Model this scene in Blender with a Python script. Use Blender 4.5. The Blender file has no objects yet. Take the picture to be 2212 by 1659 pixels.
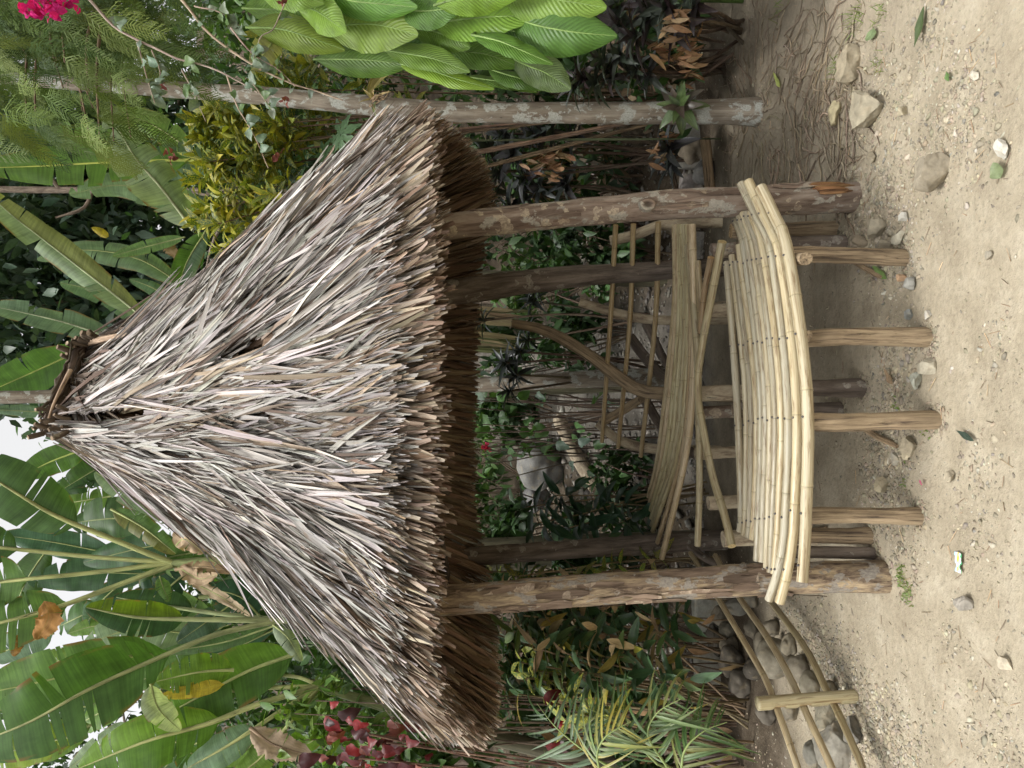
import bpy, bmesh, math, random
import numpy as np
from mathutils import Vector, Matrix, Quaternion, noise as mnoise

random.seed(7)
rng = np.random.default_rng(7)
SC = bpy.context.scene
COL = SC.collection
R = math.radians

# ------------------------------------------------------------------ camera
CAM = Vector((0, 0, 1.45))
FPX = 1597.0                      # focal length in units of a 2212 px long side
PITCH = R(0.93)
FW = Vector((0, math.cos(PITCH), -math.sin(PITCH)))
UP = Vector((0, math.sin(PITCH), math.cos(PITCH)))
RT = Vector((1, 0, 0))
cd = bpy.data.cameras.new('camera')
cd.sensor_fit = 'HORIZONTAL'
cd.sensor_width = 36.0
cd.lens = 36.0 * FPX / 2212.0
cd.clip_start = 0.05
cd.clip_end = 600
cam = bpy.data.objects.new('camera', cd)
COL.objects.link(cam)
m = Matrix.Identity(4)
for i in range(3):                # the phone was held upright: picture-left is up
    m[i][0] = -UP[i]
    m[i][1] = RT[i]
    m[i][2] = -FW[i]
    m[i][3] = CAM[i]
cam.matrix_world = m
SC.camera = cam

# ------------------------------------------------------------------ sky, sun, exposure
SUN_EL, SUN_AZ = R(68), R(215)     # azimuth clockwise from +Y: behind the camera, to its left
w = bpy.data.worlds.new('World')
SC.world = w
w.use_nodes = True
nt = w.node_tree
bg = nt.nodes['Background']
sky = nt.nodes.new('ShaderNodeTexSky')
sky.sky_type = 'NISHITA'
sky.sun_disc = False
sky.sun_elevation = SUN_EL
sky.sun_rotation = SUN_AZ
sky.air_density = 1.0
sky.dust_density = 4.0
hs = nt.nodes.new('ShaderNodeHueSaturation')   # an overcast sky: the blue is taken out evenly
hs.inputs['Saturation'].default_value = 0.03
nt.links.new(sky.outputs[0], hs.inputs['Color'])
nt.links.new(hs.outputs[0], bg.inputs['Color'])
bg.inputs['Strength'].default_value = 0.15

sd = bpy.data.lights.new('sun', 'SUN')
sd.energy = 1.4
sd.angle = R(14)
sd.color = (1.0, 0.975, 0.94)
sun = bpy.data.objects.new('sun', sd)
COL.objects.link(sun)
sdir = Vector((math.sin(SUN_AZ) * math.cos(SUN_EL), math.cos(SUN_AZ) * math.cos(SUN_EL), math.sin(SUN_EL)))
sun.rotation_euler = sdir.to_track_quat('Z', 'Y').to_euler()

SC.view_settings.view_transform = 'Standard'
SC.view_settings.look = 'None'
SC.view_settings.exposure = 1.02
SC.view_settings.gamma = 1.0
SC.render.engine = 'CYCLES'
SC.cycles.max_bounces = 5
SC.cycles.transparent_max_bounces = 4
SC.cycles.diffuse_bounces = 3
SC.cycles.glossy_bounces = 2
SC.cycles.transmission_bounces = 3
SC.cycles.caustics_reflective = False
SC.cycles.use_denoising = True
SC.cycles.use_adaptive_sampling = True
SC.cycles.adaptive_threshold = 0.03

# ------------------------------------------------------------------ measuring helpers
def at(v, y, d):
    """point seen v below the top and y left of the right edge of the upright photo (2212 x 1659), d metres ahead"""
    k = d / FPX
    return CAM + FW * d + UP * (-(v - 1106) * k) + RT * ((829.5 - y) * k)

def on(v, y, z=0.0):
    """point on the level z"""
    dr = FW + UP * (-(v - 1106) / FPX) + RT * ((829.5 - y) / FPX)
    t = (z - CAM.z) / dr.z
    return CAM + dr * t

def sstep(a, b, x):
    t = min(1.0, max(0.0, (x - a) / (b - a)))
    return t * t * (3 - 2 * t)

def gh(x, y):
    """height of the ground"""
    z = 0.27 * max(0.0, y - 5.3) * sstep(5.1, 6.2, y)
    if y > 12: z += 0.35 * (y - 12)
    z = min(z, 16.0)
    z += 0.14 * sstep(1.0, 2.6, x) * sstep(3.4, 5.0, y)
    z += 0.05 * sstep(-1.4, -2.4, x) * sstep(2.8, 4.2, y)
    if -1.2 < y < 14:
        z += 0.016 * mnoise.noise((x * 2.1, y * 2.1, 3.0)) + 0.009 * mnoise.noise((x * 6, y * 6, 7.0))
        if y < 7: z += 0.0045 * mnoise.noise((x * 21, y * 21, 1.0))
    return z

def gp(v, y):
    """point on the ground surface along a sight line"""
    p = on(v, y, 0.0)
    for _ in range(6):
        p = on(v, y, min(gh(p.x, p.y), 1.3))
    return p

# ------------------------------------------------------------------ mesh helpers
class MB:
    def __init__(s):
        s.v = []; s.f = []; s.l = []; s.t = []
    def add(s, verts, faces, luv=None, tint=(1, 1, 1)):
        o = len(s.v)
        s.v += [tuple(p) for p in verts]
        s.f += [tuple(i + o for i in f) for f in faces]
        s.l += [tuple(p) for p in (luv if luv is not None else verts)]
        if tint and isinstance(tint[0], (tuple, list)):
            s.t += [tuple(c) for c in tint]
        else:
            s.t += [tuple(tint)] * len(verts)
        return s
    def mesh(s, name, origin=(0, 0, 0), smooth=True, mat=None):
        me = bpy.data.meshes.new(name)
        ox, oy, oz = origin
        me.from_pydata([(x - ox, y - oy, z - oz) for x, y, z in s.v], [], s.f)
        finish(me, np.array(s.l, np.float32), np.array(s.t, np.float32), smooth, mat)
        return me

def finish(me, luv, tint, smooth=True, mat=None):
    a = me.attributes.new('luv', 'FLOAT_VECTOR', 'POINT')
    a.data.foreach_set('vector', luv.ravel())
    if tint is not None:
        c = me.attributes.new('tint', 'FLOAT_COLOR', 'POINT')
        rgba = np.ones((len(tint), 4), np.float32); rgba[:, :3] = tint
        c.data.foreach_set('color', rgba.ravel())
    if smooth:
        me.polygons.foreach_set('use_smooth', np.ones(len(me.polygons), bool))
    if mat: me.materials.append(mat)
    me.update()

def link(name, me, parent=None, kind=None, tinted=True):
    o = bpy.data.objects.new(name, me)
    COL.objects.link(o)
    if parent is not None: o.parent = parent
    if kind: o['kind'] = kind
    o.color = (0, 0, 0, 1) if tinted else (1, 1, 1, 1)
    return o

def part(name, mb, mat, parent, smooth=True, kind=None):
    """mesh given in world coordinates, made a part of a thing whose origin is parent"""
    org = origin_of(parent)
    return link(name, mb.mesh(name, org, smooth, mat), parent, kind)

def origin_of(o):
    v = Vector((0, 0, 0))
    while o is not None:
        v += o.location; o = o.parent
    return v

def thing(name, label, cat, loc, group=None):
    o = bpy.data.objects.new(name, None)
    COL.objects.link(o)
    o.empty_display_size = 0.1
    o.location = loc
    o['label'] = label; o['category'] = cat
    if group: o['group'] = group
    return o

def tag(o, label, cat, group=None):
    o['label'] = label; o['category'] = cat
    if group: o['group'] = group
    return o

def single(name, mb, mat, label, cat, loc, group=None, smooth=True):
    o = link(name, mb.mesh(name, loc, smooth, mat))
    o.location = loc
    return tag(o, label, cat, group)

def spline(pts, n):
    """Catmull-Rom through points, n samples by arc length"""
    P = [np.array(p, float) for p in pts]
    if len(P) == 2:
        return [Vector(P[0] + (P[1] - P[0]) * t) for t in np.linspace(0, 1, n)]
    P = [2 * P[0] - P[1]] + P + [2 * P[-1] - P[-2]]
    out = []
    for i in range(1, len(P) - 2):
        a, b, c, d = P[i - 1:i + 3]
        for t in np.linspace(0, 1, 24, endpoint=False):
            out.append(0.5 * ((2 * b) + (c - a) * t + (2 * a - 5 * b + 4 * c - d) * t * t + (3 * b - a - 3 * c + d) * t ** 3))
    out.append(P[-2])
    out = np.array(out)
    s = np.concatenate([[0], np.cumsum(np.linalg.norm(np.diff(out, axis=0), axis=1))])
    q = np.linspace(0, s[-1], n)
    return [Vector((np.interp(t, s, out[:, 0]), np.interp(t, s, out[:, 1]), np.interp(t, s, out[:, 2]))) for t in q]

def frames(pts):
    """tangent, side, normal along a polyline by parallel transport"""
    T = []
    for i in range(len(pts)):
        a = pts[max(0, i - 1)]; b = pts[min(len(pts) - 1, i + 1)]
        t = (b - a); t = t.normalized() if t.length > 1e-9 else Vector((0, 0, 1)); T.append(t)
    ref = Vector((0, -1, 0)) if abs(T[0].y) < 0.9 else Vector((0, 0, 1))
    n = (ref - T[0] * ref.dot(T[0])).normalized()
    out = []
    for i, t in enumerate(T):
        n = (n - t * n.dot(t)); n = n.normalized()
        out.append((t, t.cross(n), n))
    return out

_tubeseed = [0.0]
def tube(mb, pts, rad, seg=10, tint=(1, 1, 1), rough=0.0, caps=True, tints=None, cap_tint=None):
    """round bar along pts; luv holds the coordinates of the bar straightened out"""
    n = len(pts)
    if not hasattr(rad, '__len__'): rad = [rad] * n
    fr = frames(pts)
    _tubeseed[0] += 3.717
    off = _tubeseed[0]
    V = []; L = []; TT = []
    s = 0
    for i, p in enumerate(pts):
        if i: s += (p - pts[i - 1]).length
        t, sd, nn = fr[i]
        for k in range(seg):
            a = 2 * math.pi * k / seg
            r = rad[i]
            if rough:
                r *= 1 + rough * (mnoise.noise((math.cos(a) * 1.3 + off, math.sin(a) * 1.3, s * 5)) + 0.5 * mnoise.noise((math.cos(a) * 3.1 + off, math.sin(a) * 3.1, s * 13)))
            V.append(p + (sd * math.cos(a) + nn * math.sin(a)) * r)
            L.append((s + off, math.cos(a) * rad[i], math.sin(a) * rad[i]))
            TT.append(tints[i] if tints else tint)
    F = []
    for i in range(n - 1):
        for k in range(seg):
            k2 = (k + 1) % seg
            F.append((i * seg + k, i * seg + k2, (i + 1) * seg + k2, (i + 1) * seg + k))
    mb.add(V, F, L, TT)
    if caps:
        ct = cap_tint or tint
        for i, rev in ((0, True), (n - 1, False)):
            ring = V[i * seg:(i + 1) * seg]
            idx = list(range(seg))
            mb.add(ring, [tuple(reversed(idx)) if rev else tuple(idx)],
                   [(l[0] + 0.5, l[1], l[2]) for l in L[i * seg:(i + 1) * seg]], ct)
    return mb

class Tpl:
    """a small mesh used over and over: as shared mesh data or joined in bulk"""
    def __init__(s, V, F, L):
        s.V = np.array(V, np.float32); s.F = np.array(F, np.int32); s.L = np.array(L, np.float32); s._me = {}
    def mesh(s, name, mat, smooth=True):
        key = (name, mat.name)
        if key not in s._me:
            me = bpy.data.meshes.new(name)
            me.from_pydata(s.V.tolist(), [], s.F.tolist())
            finish(me, s.L, None, smooth, mat)
            s._me[key] = me
        return s._me[key]

def inst(name, tpl, mat, M, color, parent=None, smooth=True):
    o = bpy.data.objects.new(name, tpl.mesh(name, mat, smooth))
    COL.objects.link(o)
    o.color = (color[0], color[1], color[2], 1)
    if parent is not None:
        o.parent = parent
        M = Matrix.Translation(-origin_of(parent)) @ M
    o.matrix_local = M
    return o

def join(name, items, mat, parent=None, kind='stuff', smooth=True):
    """items: list of (tpl, 4x4 matrix, colour); all become one mesh"""
    by = {}
    for t, M, c in items:
        by.setdefault(id(t), (t, [], []))[1].append(np.array(M, np.float32))
        by[id(t)][2].append(c)
    Vs, Fs, Ls, Cs, base = [], [], [], [], 0
    fk = None
    for t, Ms, cs in by.values():
        Ms = np.array(Ms); n = len(Ms); k = len(t.V)
        P = np.einsum('nij,kj->nki', Ms[:, :3, :3], t.V) + Ms[:, None, :3, 3]
        Vs.append(P.reshape(-1, 3))
        idx = (np.arange(n) * k + base)[:, None, None] + t.F[None]
        Fs.append(idx.reshape(-1, t.F.shape[1])); fk = t.F.shape[1]
        L = np.tile(t.L, (n, 1, 1)); L[:, :, 2] += rng.random((n, 1)) * 50
        Ls.append(L.reshape(-1, 3))
        Cs.append(np.repeat(np.array(cs, np.float32)[:, :3], k, axis=0))
        base += n * k
    V = np.concatenate(Vs); F = np.concatenate(Fs)
    if parent is not None:
        V = V - np.array(origin_of(parent), np.float32)
    me = bpy.data.meshes.new(name)
    me.vertices.add(len(V)); me.vertices.foreach_set('co', V.astype(np.float32).ravel())
    me.loops.add(F.size); me.loops.foreach_set('vertex_index', F.ravel().astype(np.int32))
    me.polygons.add(len(F))
    me.polygons.foreach_set('loop_start', (np.arange(len(F)) * fk).astype(np.int32))
    me.polygons.foreach_set('loop_total', np.full(len(F), fk, np.int32))
    me.update(calc_edges=True)
    finish(me, np.concatenate(Ls), np.concatenate(Cs), smooth, mat)
    return link(name, me, parent, kind)

def basis(pos, ydir, zhint, sx=1, sy=1, sz=1):
    y = Vector(ydir).normalized()
    z = Vector(zhint); z = z - y * z.dot(y)
    if z.length < 1e-5: z = y.orthogonal()
    z.normalize()
    x = y.cross(z)
    M = Matrix.Identity(4)
    for i in range(3):
        M[i][0] = x[i] * sx; M[i][1] = y[i] * sy; M[i][2] = z[i] * sz; M[i][3] = pos[i]
    return M

def jit(c, a=0.15, h=0.06):
    k = 1 + random.uniform(-a, a)
    return tuple(max(0.002, x * k * (1 + random.uniform(-h, h))) for x in c)

def mixc(a, b, t):
    return tuple(a[i] * (1 - t) + b[i] * t for i in range(3))

def rvec(s=1.0):
    return Vector((random.gauss(0, s), random.gauss(0, s), random.gauss(0, s)))

# ------------------------------------------------------------------ leaf shapes
def leaf_tpl(L=1.0, W=0.3, nseg=6, nc=1, prof=None, fold=0.25, droop=0.25, wave=0.0, pleat=0.0, twist=0.0):
    """leaf from the origin along +Y, upper side +Z, W = full width"""
    prof = prof or (lambda s: math.sin(math.pi * min(1, s * 0.96 + 0.03)) ** 0.8)
    V = []; Lv = []; F = []
    ph = random.uniform(0, 6)
    for i in range(nseg + 1):
        s = i / nseg
        ang = droop * s * s
        yy = L * (s - 0.16 * droop * droop * s ** 3)
        zz = -L * droop * 0.5 * s * s
        h = W * 0.5 * prof(s) + 0.0008
        for j in range(-nc, nc + 1):
            c = j / nc
            x = c * h
            z = abs(c) * h * fold + wave * h * math.sin(s * 9 + ph + c * 1.7) * abs(c)
            if pleat: z += pleat * W * math.cos((s + abs(c) * 0.10) * 2 * math.pi * 11) * min(1, abs(c) * 3) * 0.5
            tw = twist * s
            V.append((x * math.cos(tw) - z * math.sin(tw), yy + z * math.sin(ang), zz + (z * math.cos(tw) + x * math.sin(tw)) * math.cos(ang)))
            Lv.append((s, c, 0))
    k = 2 * nc + 1
    for i in range(nseg):
        for j in range(2 * nc):
            F.append((i * k + j, i * k + j + 1, (i + 1) * k + j + 1, (i + 1) * k + j))
    return Tpl(V, F, Lv)

def P_lance(s): return (math.sin(math.pi * min(1, s ** 0.8 * 0.97 + 0.02))) ** 0.9
def P_ovate(s): return (math.sin(math.pi * min(1, s ** 0.62))) ** 0.75
def P_paddle(s): return (math.sin(math.pi * min(1, s ** 0.85 * 0.985 + 0.012))) ** 0.55
def P_sword(s): return min(1, s * 6 + 0.35) * (1 - s ** 2.2) + 0.02

# ------------------------------------------------------------------ material helpers
class G:
    def __init__(s, name, rough=0.8, spec=0.3):
        s.m = bpy.data.materials.new(name); s.m.use_nodes = True
        s.nt = s.m.node_tree
        s.b = s.nt.nodes['Principled BSDF']
        s.out = s.nt.nodes['Material Output']
        s.b.inputs['Roughness'].default_value = rough
        s.b.inputs['Specular IOR Level'].default_value = spec
    def n(s, t, **kw):
        nd = s.nt.nodes.new(t)
        for k, v in kw.items(): setattr(nd, k, v)
        return nd
    def lk(s, a, b): s.nt.links.new(a, b)
    def put(s, sock, v):
        if hasattr(v, 'is_output') or isinstance(v, bpy.types.NodeSocket): s.lk(v, sock)
        else: sock.default_value = v
    def attr(s, name='luv'):
        nd = s.n('ShaderNodeAttribute', attribute_name=name)
        return nd.outputs['Color'] if name == 'tint' else nd.outputs['Vector']
    def tint(s):
        oi = s.n('ShaderNodeObjectInfo')
        mx = s.n('ShaderNodeMix', data_type='RGBA', blend_type='ADD')
        mx.inputs[0].default_value = 1
        s.lk(s.attr('tint'), mx.inputs[6]); s.lk(oi.outputs['Color'], mx.inputs[7])
        return mx.outputs[2]
    def rand(s):
        return s.n('ShaderNodeObjectInfo').outputs['Random']
    def pos(s):
        return s.n('ShaderNodeNewGeometry').outputs['Position']
    def obj(s):
        return s.n('ShaderNodeTexCoord').outputs['Object']
    def vmul(s, v, sc, loc=(0, 0, 0)):
        nd = s.n('ShaderNodeMapping'); s.lk(v, nd.inputs[0])
        nd.inputs['Scale'].default_value = sc; nd.inputs['Location'].default_value = loc
        return nd.outputs[0]
    def noise(s, v, scale, detail=4, rough=0.55, dist=0.0):
        nd = s.n('ShaderNodeTexNoise'); s.lk(v, nd.inputs['Vector'])
        nd.inputs['Scale'].default_value = scale; nd.inputs['Detail'].default_value = detail
        nd.inputs['Roughness'].default_value = rough; nd.inputs['Distortion'].default_value = dist
        return nd.outputs[0]
    def voro(s, v, scale, feature='F1', out=0, rnd=1.0):
        nd = s.n('ShaderNodeTexVoronoi', feature=feature); s.lk(v, nd.inputs['Vector'])
        nd.inputs['Scale'].default_value = scale; nd.inputs['Randomness'].default_value = rnd
        return nd.outputs[out]
    def ramp(s, f, stops, interp='LINEAR'):
        nd = s.n('ShaderNodeValToRGB'); s.lk(f, nd.inputs[0])
        cr = nd.color_ramp; cr.interpolation = interp
        while len(cr.elements) < len(stops): cr.elements.new(0.5)
        for e, (p, c) in zip(cr.elements, stops):
            e.position = p
            e.color = (c, c, c, 1) if not hasattr(c, '__len__') else (*c[:3], 1)
        return nd.outputs[0]
    def mix(s, f, a, b, blend='MIX'):
        nd = s.n('ShaderNodeMix', data_type='RGBA', blend_type=blend)
        for sock, v in ((nd.inputs[0], f), (nd.inputs[6], a), (nd.inputs[7], b)):
            if isinstance(v, (tuple, list)): v = (*v[:3], 1)
            s.put(sock, v)
        return nd.outputs[2]
    def math(s, op, a, b=0.5, c=0.0):
        nd = s.n('ShaderNodeMath', operation=op)
        s.put(nd.inputs[0], a); s.put(nd.inputs[1], b); s.put(nd.inputs[2], c)
        return nd.outputs[0]
    def sep(s, v):
        nd = s.n('ShaderNodeSeparateXYZ'); s.lk(v, nd.inputs[0]); return nd.outputs
    def comb(s, x, y, z):
        nd = s.n('ShaderNodeCombineXYZ')
        for i, q in enumerate((x, y, z)): s.put(nd.inputs[i], q)
        return nd.outputs[0]
    def bump(s, h, strength=0.4, dist=0.01):
        nd = s.n('ShaderNodeBump'); s.lk(h, nd.inputs['Height'])
        nd.inputs['Strength'].default_value = strength; nd.inputs['Distance'].default_value = dist
        s.lk(nd.outputs[0], s.b.inputs['Normal'])
        return nd.outputs[0]
    def color(s, c): s.put(s.b.inputs['Base Color'], c if not isinstance(c, tuple) else (*c, 1))
    def translucent(s, c, amt, nrm=None):
        t = s.n('ShaderNodeBsdfTranslucent'); s.put(t.inputs[0], c)
        if nrm is not None: s.lk(nrm, t.inputs['Normal'])
        mx = s.n('ShaderNodeMixShader'); mx.inputs[0].default_value = amt
        s.lk(s.b.outputs[0], mx.inputs[1]); s.lk(t.outputs[0], mx.inputs[2])
        s.lk(mx.outputs[0], s.out.inputs['Surface'])

def leaf_mat(name, veins='none', rough=0.42, transl=0.3, spec=0.4, spots=None):
    g = G(name, rough, spec)
    luv = g.attr(); x, y, z = g.sep(luv)
    tint = g.tint()
    rnd = g.rand()
    off = g.math('MULTIPLY', rnd, 37.0)
    vv = g.comb(g.math('ADD', g.math('MULTIPLY', x, 3.0), off), g.math('MULTIPLY', y, 1.1), g.math('ADD', z, off))
    nz = g.noise(vv, 1.6, 5, 0.6)
    c = g.mix(1.0, tint, g.ramp(nz, [(0.25, 0.62), (0.55, 1.0), (0.8, 1.25)]), 'MULTIPLY')
    h = None
    ay = g.math('ABSOLUTE', y)
    if veins == 'banana':
        s1 = g.noise(g.comb(g.math('ADD', g.math('MULTIPLY', x, 90.0), off), g.math('MULTIPLY', y, 0.6), off), 1.0, 2, 0.6)
        c = g.mix(0.55, c, g.mix(1.0, c, g.ramp(s1, [(0.3, 0.62), (0.7, 1.3)]), 'MULTIPLY'))
        s2 = g.noise(g.comb(g.math('ADD', g.math('MULTIPLY', x, 14.0), off), g.math('MULTIPLY', y, 0.5), off), 1.0, 2, 0.6)
        c = g.mix(0.5, c, g.mix(1.0, c, g.ramp(s2, [(0.3, 0.7), (0.7, 1.25)]), 'MULTIPLY'))
        h = s1
        # a dried rim where the edge noise says so
        ed = g.math('MULTIPLY', g.ramp(ay, [(0.86, 0.0), (0.99, 1.0)]), g.ramp(g.noise(vv, 2.3, 3), [(0.52, 0.0), (0.62, 1.0)]))
        c = g.mix(ed, c, (0.23, 0.13, 0.045))
    elif veins == 'pinnate':
        ph = g.math('SINE', g.math('MULTIPLY', g.math('SUBTRACT', x, g.math('MULTIPLY', ay, 0.20)), 2 * math.pi * 22))
        h = ph
        k = g.ramp(g.math('MULTIPLY_ADD', ph, 0.5, 0.5), [(0.0, 0.90), (0.5, 1.0), (1.0, 1.05)])
        c = g.mix(1.0, c, k, 'MULTIPLY')
    elif veins == 'blade':
        ph = g.noise(g.comb(g.math('MULTIPLY', x, 1.2), g.math('MULTIPLY', y, 9.0), off), 1.0, 2, 0.5)
        h = ph
        c = g.mix(0.5, c, g.mix(1.0, c, g.ramp(ph, [(0.3, 0.7), (0.7, 1.25)]), 'MULTIPLY'))
    if veins != 'none':
        mid = g.ramp(ay, [(0.0, 1.0), (0.05, 0.0)])
        c = g.mix(g.math('MULTIPLY', mid, 0.45), c, g.mix(0.5, c, (0.30, 0.36, 0.10)))
    if spots:
        sp = g.noise(g.comb(g.math('ADD', g.math('MULTIPLY', x, 9.0), off), g.math('MULTIPLY', y, 3.0), g.math('ADD', z, off)), 1.3, 2, 0.5)
        c = g.mix(g.ramp(sp, [(0.50, 0.0), (0.58, 1.0)]), c, spots)
    g.color(c)
    nr = g.bump(h, 0.3, 0.005) if veins == 'pinnate' else None
    if transl:
        g.translucent(g.mix(1.0, c, (1.25, 1.35, 0.55), 'MULTIPLY'), transl, nr)
    return g.m

M_BANANA = leaf_mat('banana_leaf', 'banana', 0.45, 0.45, 0.25)
M_PLEAT = leaf_mat('pleated_leaf', 'pinnate', 0.42, 0.30, 0.3)
M_LEAF = leaf_mat('plain_leaf', 'none', 0.45, 0.28, 0.35)
M_GLOSS = leaf_mat('glossy_leaf', 'blade', 0.36, 0.15, 0.45)
M_SPOT = leaf_mat('spotted_leaf', 'none', 0.45, 0.25, 0.35, spots=(0.34, 0.31, 0.04))
M_FINE = leaf_mat('palm_leaflet', 'blade', 0.42, 0.25, 0.35)
M_NEEDLE = leaf_mat('needle_spray', 'none', 0.6, 0.35, 0.2)
M_PETAL = leaf_mat('flower_bract', 'none', 0.6, 0.35, 0.2)
M_DRY = leaf_mat('dry_leaf', 'blade', 0.8, 0.2, 0.15)

def thatch_mat():
    g = G('dry_thatch', 0.75, 0.22)
    luv = g.attr(); x, y, z = g.sep(luv)
    tint = g.tint()
    off = g.math('ADD', z, g.math('MULTIPLY', g.rand(), 43.0))
    st = g.noise(g.comb(g.math('ADD', g.math('MULTIPLY', x, 1.6), off), g.math('MULTIPLY', y, 7.0), off), 1.0, 3, 0.65)
    c = g.mix(1.0, tint, g.ramp(st, [(0.34, 0.48), (0.48, 0.97), (0.66, 1.25)]), 'MULTIPLY')
    pt = g.noise(g.comb(g.math('ADD', g.math('MULTIPLY', x, 4.0), off), g.math('MULTIPLY', y, 0.8), off), 1.0, 3, 0.6)
    c = g.mix(g.ramp(pt, [(0.54, 0.0), (0.72, 0.6)]), c, g.mix(1.0, c, (0.62, 0.42, 0.27), 'MULTIPLY'))
    g.color(c)
    return g.m
M_THATCH = thatch_mat()

def bark_mat(name, c1, c2, c3, lich=None, lich_amt=0.5, spots=None, streak=(2.2, 30, 30), rough=0.85, spot_scale=14, bump=0.5):
    g = G(name, rough, 0.2)
    luv = g.attr()
    a = g.noise(g.vmul(luv, streak), 1.0, 6, 0.7, 0.7)
    c = g.ramp(a, [(0.36, c1), (0.47, c2), (0.62, c3)])
    b = g.noise(g.vmul(luv, (7, 22, 22)), 1.0, 4, 0.6)
    c = g.mix(0.6, c, g.mix(1.0, c, g.ramp(b, [(0.3, 0.55), (0.7, 1.35)]), 'MULTIPLY'))
    ck = g.noise(g.vmul(luv, (8, 70, 70)), 1.0, 5, 0.7, 0.9)
    c = g.mix(g.ramp(ck, [(0.30, 0.85), (0.38, 0.0)]), c, (0.028, 0.02, 0.014))
    h = g.mix(0.5, a, g.ramp(ck, [(0.28, 0.0), (0.42, 1.0)]))
    if lich:
        wv = g.mix(0.12, luv, g.noise(luv, 30, 3), 'ADD')
        l1 = g.noise(g.vmul(luv, (11, 16, 16)), 1.0, 6, 0.65, 0.3)
        msk = g.ramp(l1, [(0.62 - 0.22 * lich_amt, 0.0), (0.655 - 0.22 * lich_amt, 1.0)])
        fine = g.ramp(g.noise(luv, 110, 3), [(0.3, 0.72), (0.7, 1.15)])
        c = g.mix(msk, c, g.mix(1.0, lich, fine, 'MULTIPLY'))
    if spots:
        d = g.voro(g.mix(0.05, luv, g.noise(luv, 45, 4), 'ADD'), spot_scale)
        rr = g.noise(luv, spot_scale * 0.45, 2)
        ms = g.math('LESS_THAN', d, g.ramp(rr, [(0.42, 0.0), (0.62, 0.46)]))
        fine = g.ramp(g.noise(luv, 150, 3), [(0.3, 0.7), (0.7, 1.2)])
        c = g.mix(g.math('MULTIPLY', ms, g.ramp(g.noise(luv, 60, 4), [(0.35, 0.25), (0.6, 0.8)])), c, g.mix(1.0, spots, fine, 'MULTIPLY'))
    c = g.mix(1.0, c, g.tint(), 'MULTIPLY')
    g.color(c); g.bump(h, bump, 0.012)
    return g.m

M_PALMBARK = bark_mat('lichen_bark', (0.13, 0.10, 0.075), (0.20, 0.165, 0.125), (0.27, 0.235, 0.185), (0.37, 0.37, 0.325), 0.46)
M_POST_R = bark_mat('reddish_bark', (0.105, 0.072, 0.053), (0.185, 0.138, 0.105), (0.26, 0.212, 0.168), (0.30, 0.275, 0.225), 0.28, (0.44, 0.37, 0.265), (3, 26, 26), spot_scale=19)
M_POST_L = bark_mat('peeling_bark', (0.075, 0.052, 0.036), (0.185, 0.135, 0.092), (0.37, 0.285, 0.175), (0.27, 0.24, 0.20), 0.42, None, (8, 42, 42), bump=1.0)
M_POST_D = bark_mat('dark_bark', (0.075, 0.058, 0.045), (0.12, 0.095, 0.075), (0.19, 0.155, 0.125), None, 0, (0.32, 0.29, 0.24), (3, 24, 24), spot_scale=16)
M_LOG = bark_mat('weathered_log', (0.085, 0.062, 0.044), (0.25, 0.185, 0.115), (0.37, 0.285, 0.18), None, 0, None, (3.0, 60, 60), bump=0.8)
M_PALELOG = bark_mat('pale_log', (0.20, 0.15, 0.10), (0.36, 0.29, 0.20), (0.48, 0.41, 0.29), None, 0, None, (9, 26, 26))
M_TWIG = bark_mat('twig', (0.12, 0.09, 0.07), (0.22, 0.17, 0.13), (0.34, 0.28, 0.22), None, 0, None, (9, 60, 60))
M_STEM = bark_mat('green_stem', (0.55, 0.55, 0.55), (0.85, 0.85, 0.85), (1.1, 1.1, 1.1), None, 0, None, (5, 40, 40), 0.5, bump=0.15)

def bamboo_mat():
    g = G('bamboo_cane', 0.42, 0.4)
    luv = g.attr()
    a = g.noise(g.vmul(luv, (3.0, 150, 150)), 1.0, 4, 0.62)
    b = g.noise(g.vmul(luv, (5.0, 40, 40)), 1.0, 4, 0.6)
    c = g.ramp(a, [(0.30, (0.20, 0.150, 0.090)), (0.44, (0.355, 0.300, 0.195)), (0.60, (0.455, 0.408, 0.295)), (0.78, (0.55, 0.515, 0.42))])
    c = g.mix(g.ramp(b, [(0.45, 0.0), (0.7, 0.65)]), c, (0.40, 0.375, 0.295))
    e = g.noise(g.vmul(luv, (9.0, 90, 90)), 1.0, 5, 0.7)
    c = g.mix(g.ramp(e, [(0.52, 0.0), (0.66, 0.85)]), c, (0.17, 0.115, 0.06))
    c = g.mix(1.0, c, g.tint(), 'MULTIPLY')
    g.color(c); g.bump(a, 0.2, 0.002)
    g.lk(g.ramp(b, [(0.3, 0.32), (0.7, 0.55)]), g.b.inputs['Roughness'])
    return g.m
M_BAMBOO = bamboo_mat()

def stone_mat(name, tinted=True):
    g = G(name, 0.85, 0.25)
    p = g.pos()
    a = g.noise(p, 9, 6, 0.62)
    b = g.noise(p, 55, 4, 0.6)
    c = g.mix(1.0, g.tint(), g.ramp(a, [(0.28, 0.62), (0.5, 1.0), (0.75, 1.22)]), 'MULTIPLY')
    c = g.mix(0.5, c, g.mix(1.0, c, g.ramp(b, [(0.3, 0.65), (0.7, 1.25)]), 'MULTIPLY'))
    d = g.noise(p, 17, 4, 0.6)
    c = g.mix(g.ramp(d, [(0.55, 0.0), (0.68, 0.5)]), c, (0.30, 0.245, 0.16))
    g.color(c); g.bump(g.mix(0.5, a, b), 0.45, 0.008)
    return g.m
M_STONE = stone_mat('stone')

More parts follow.
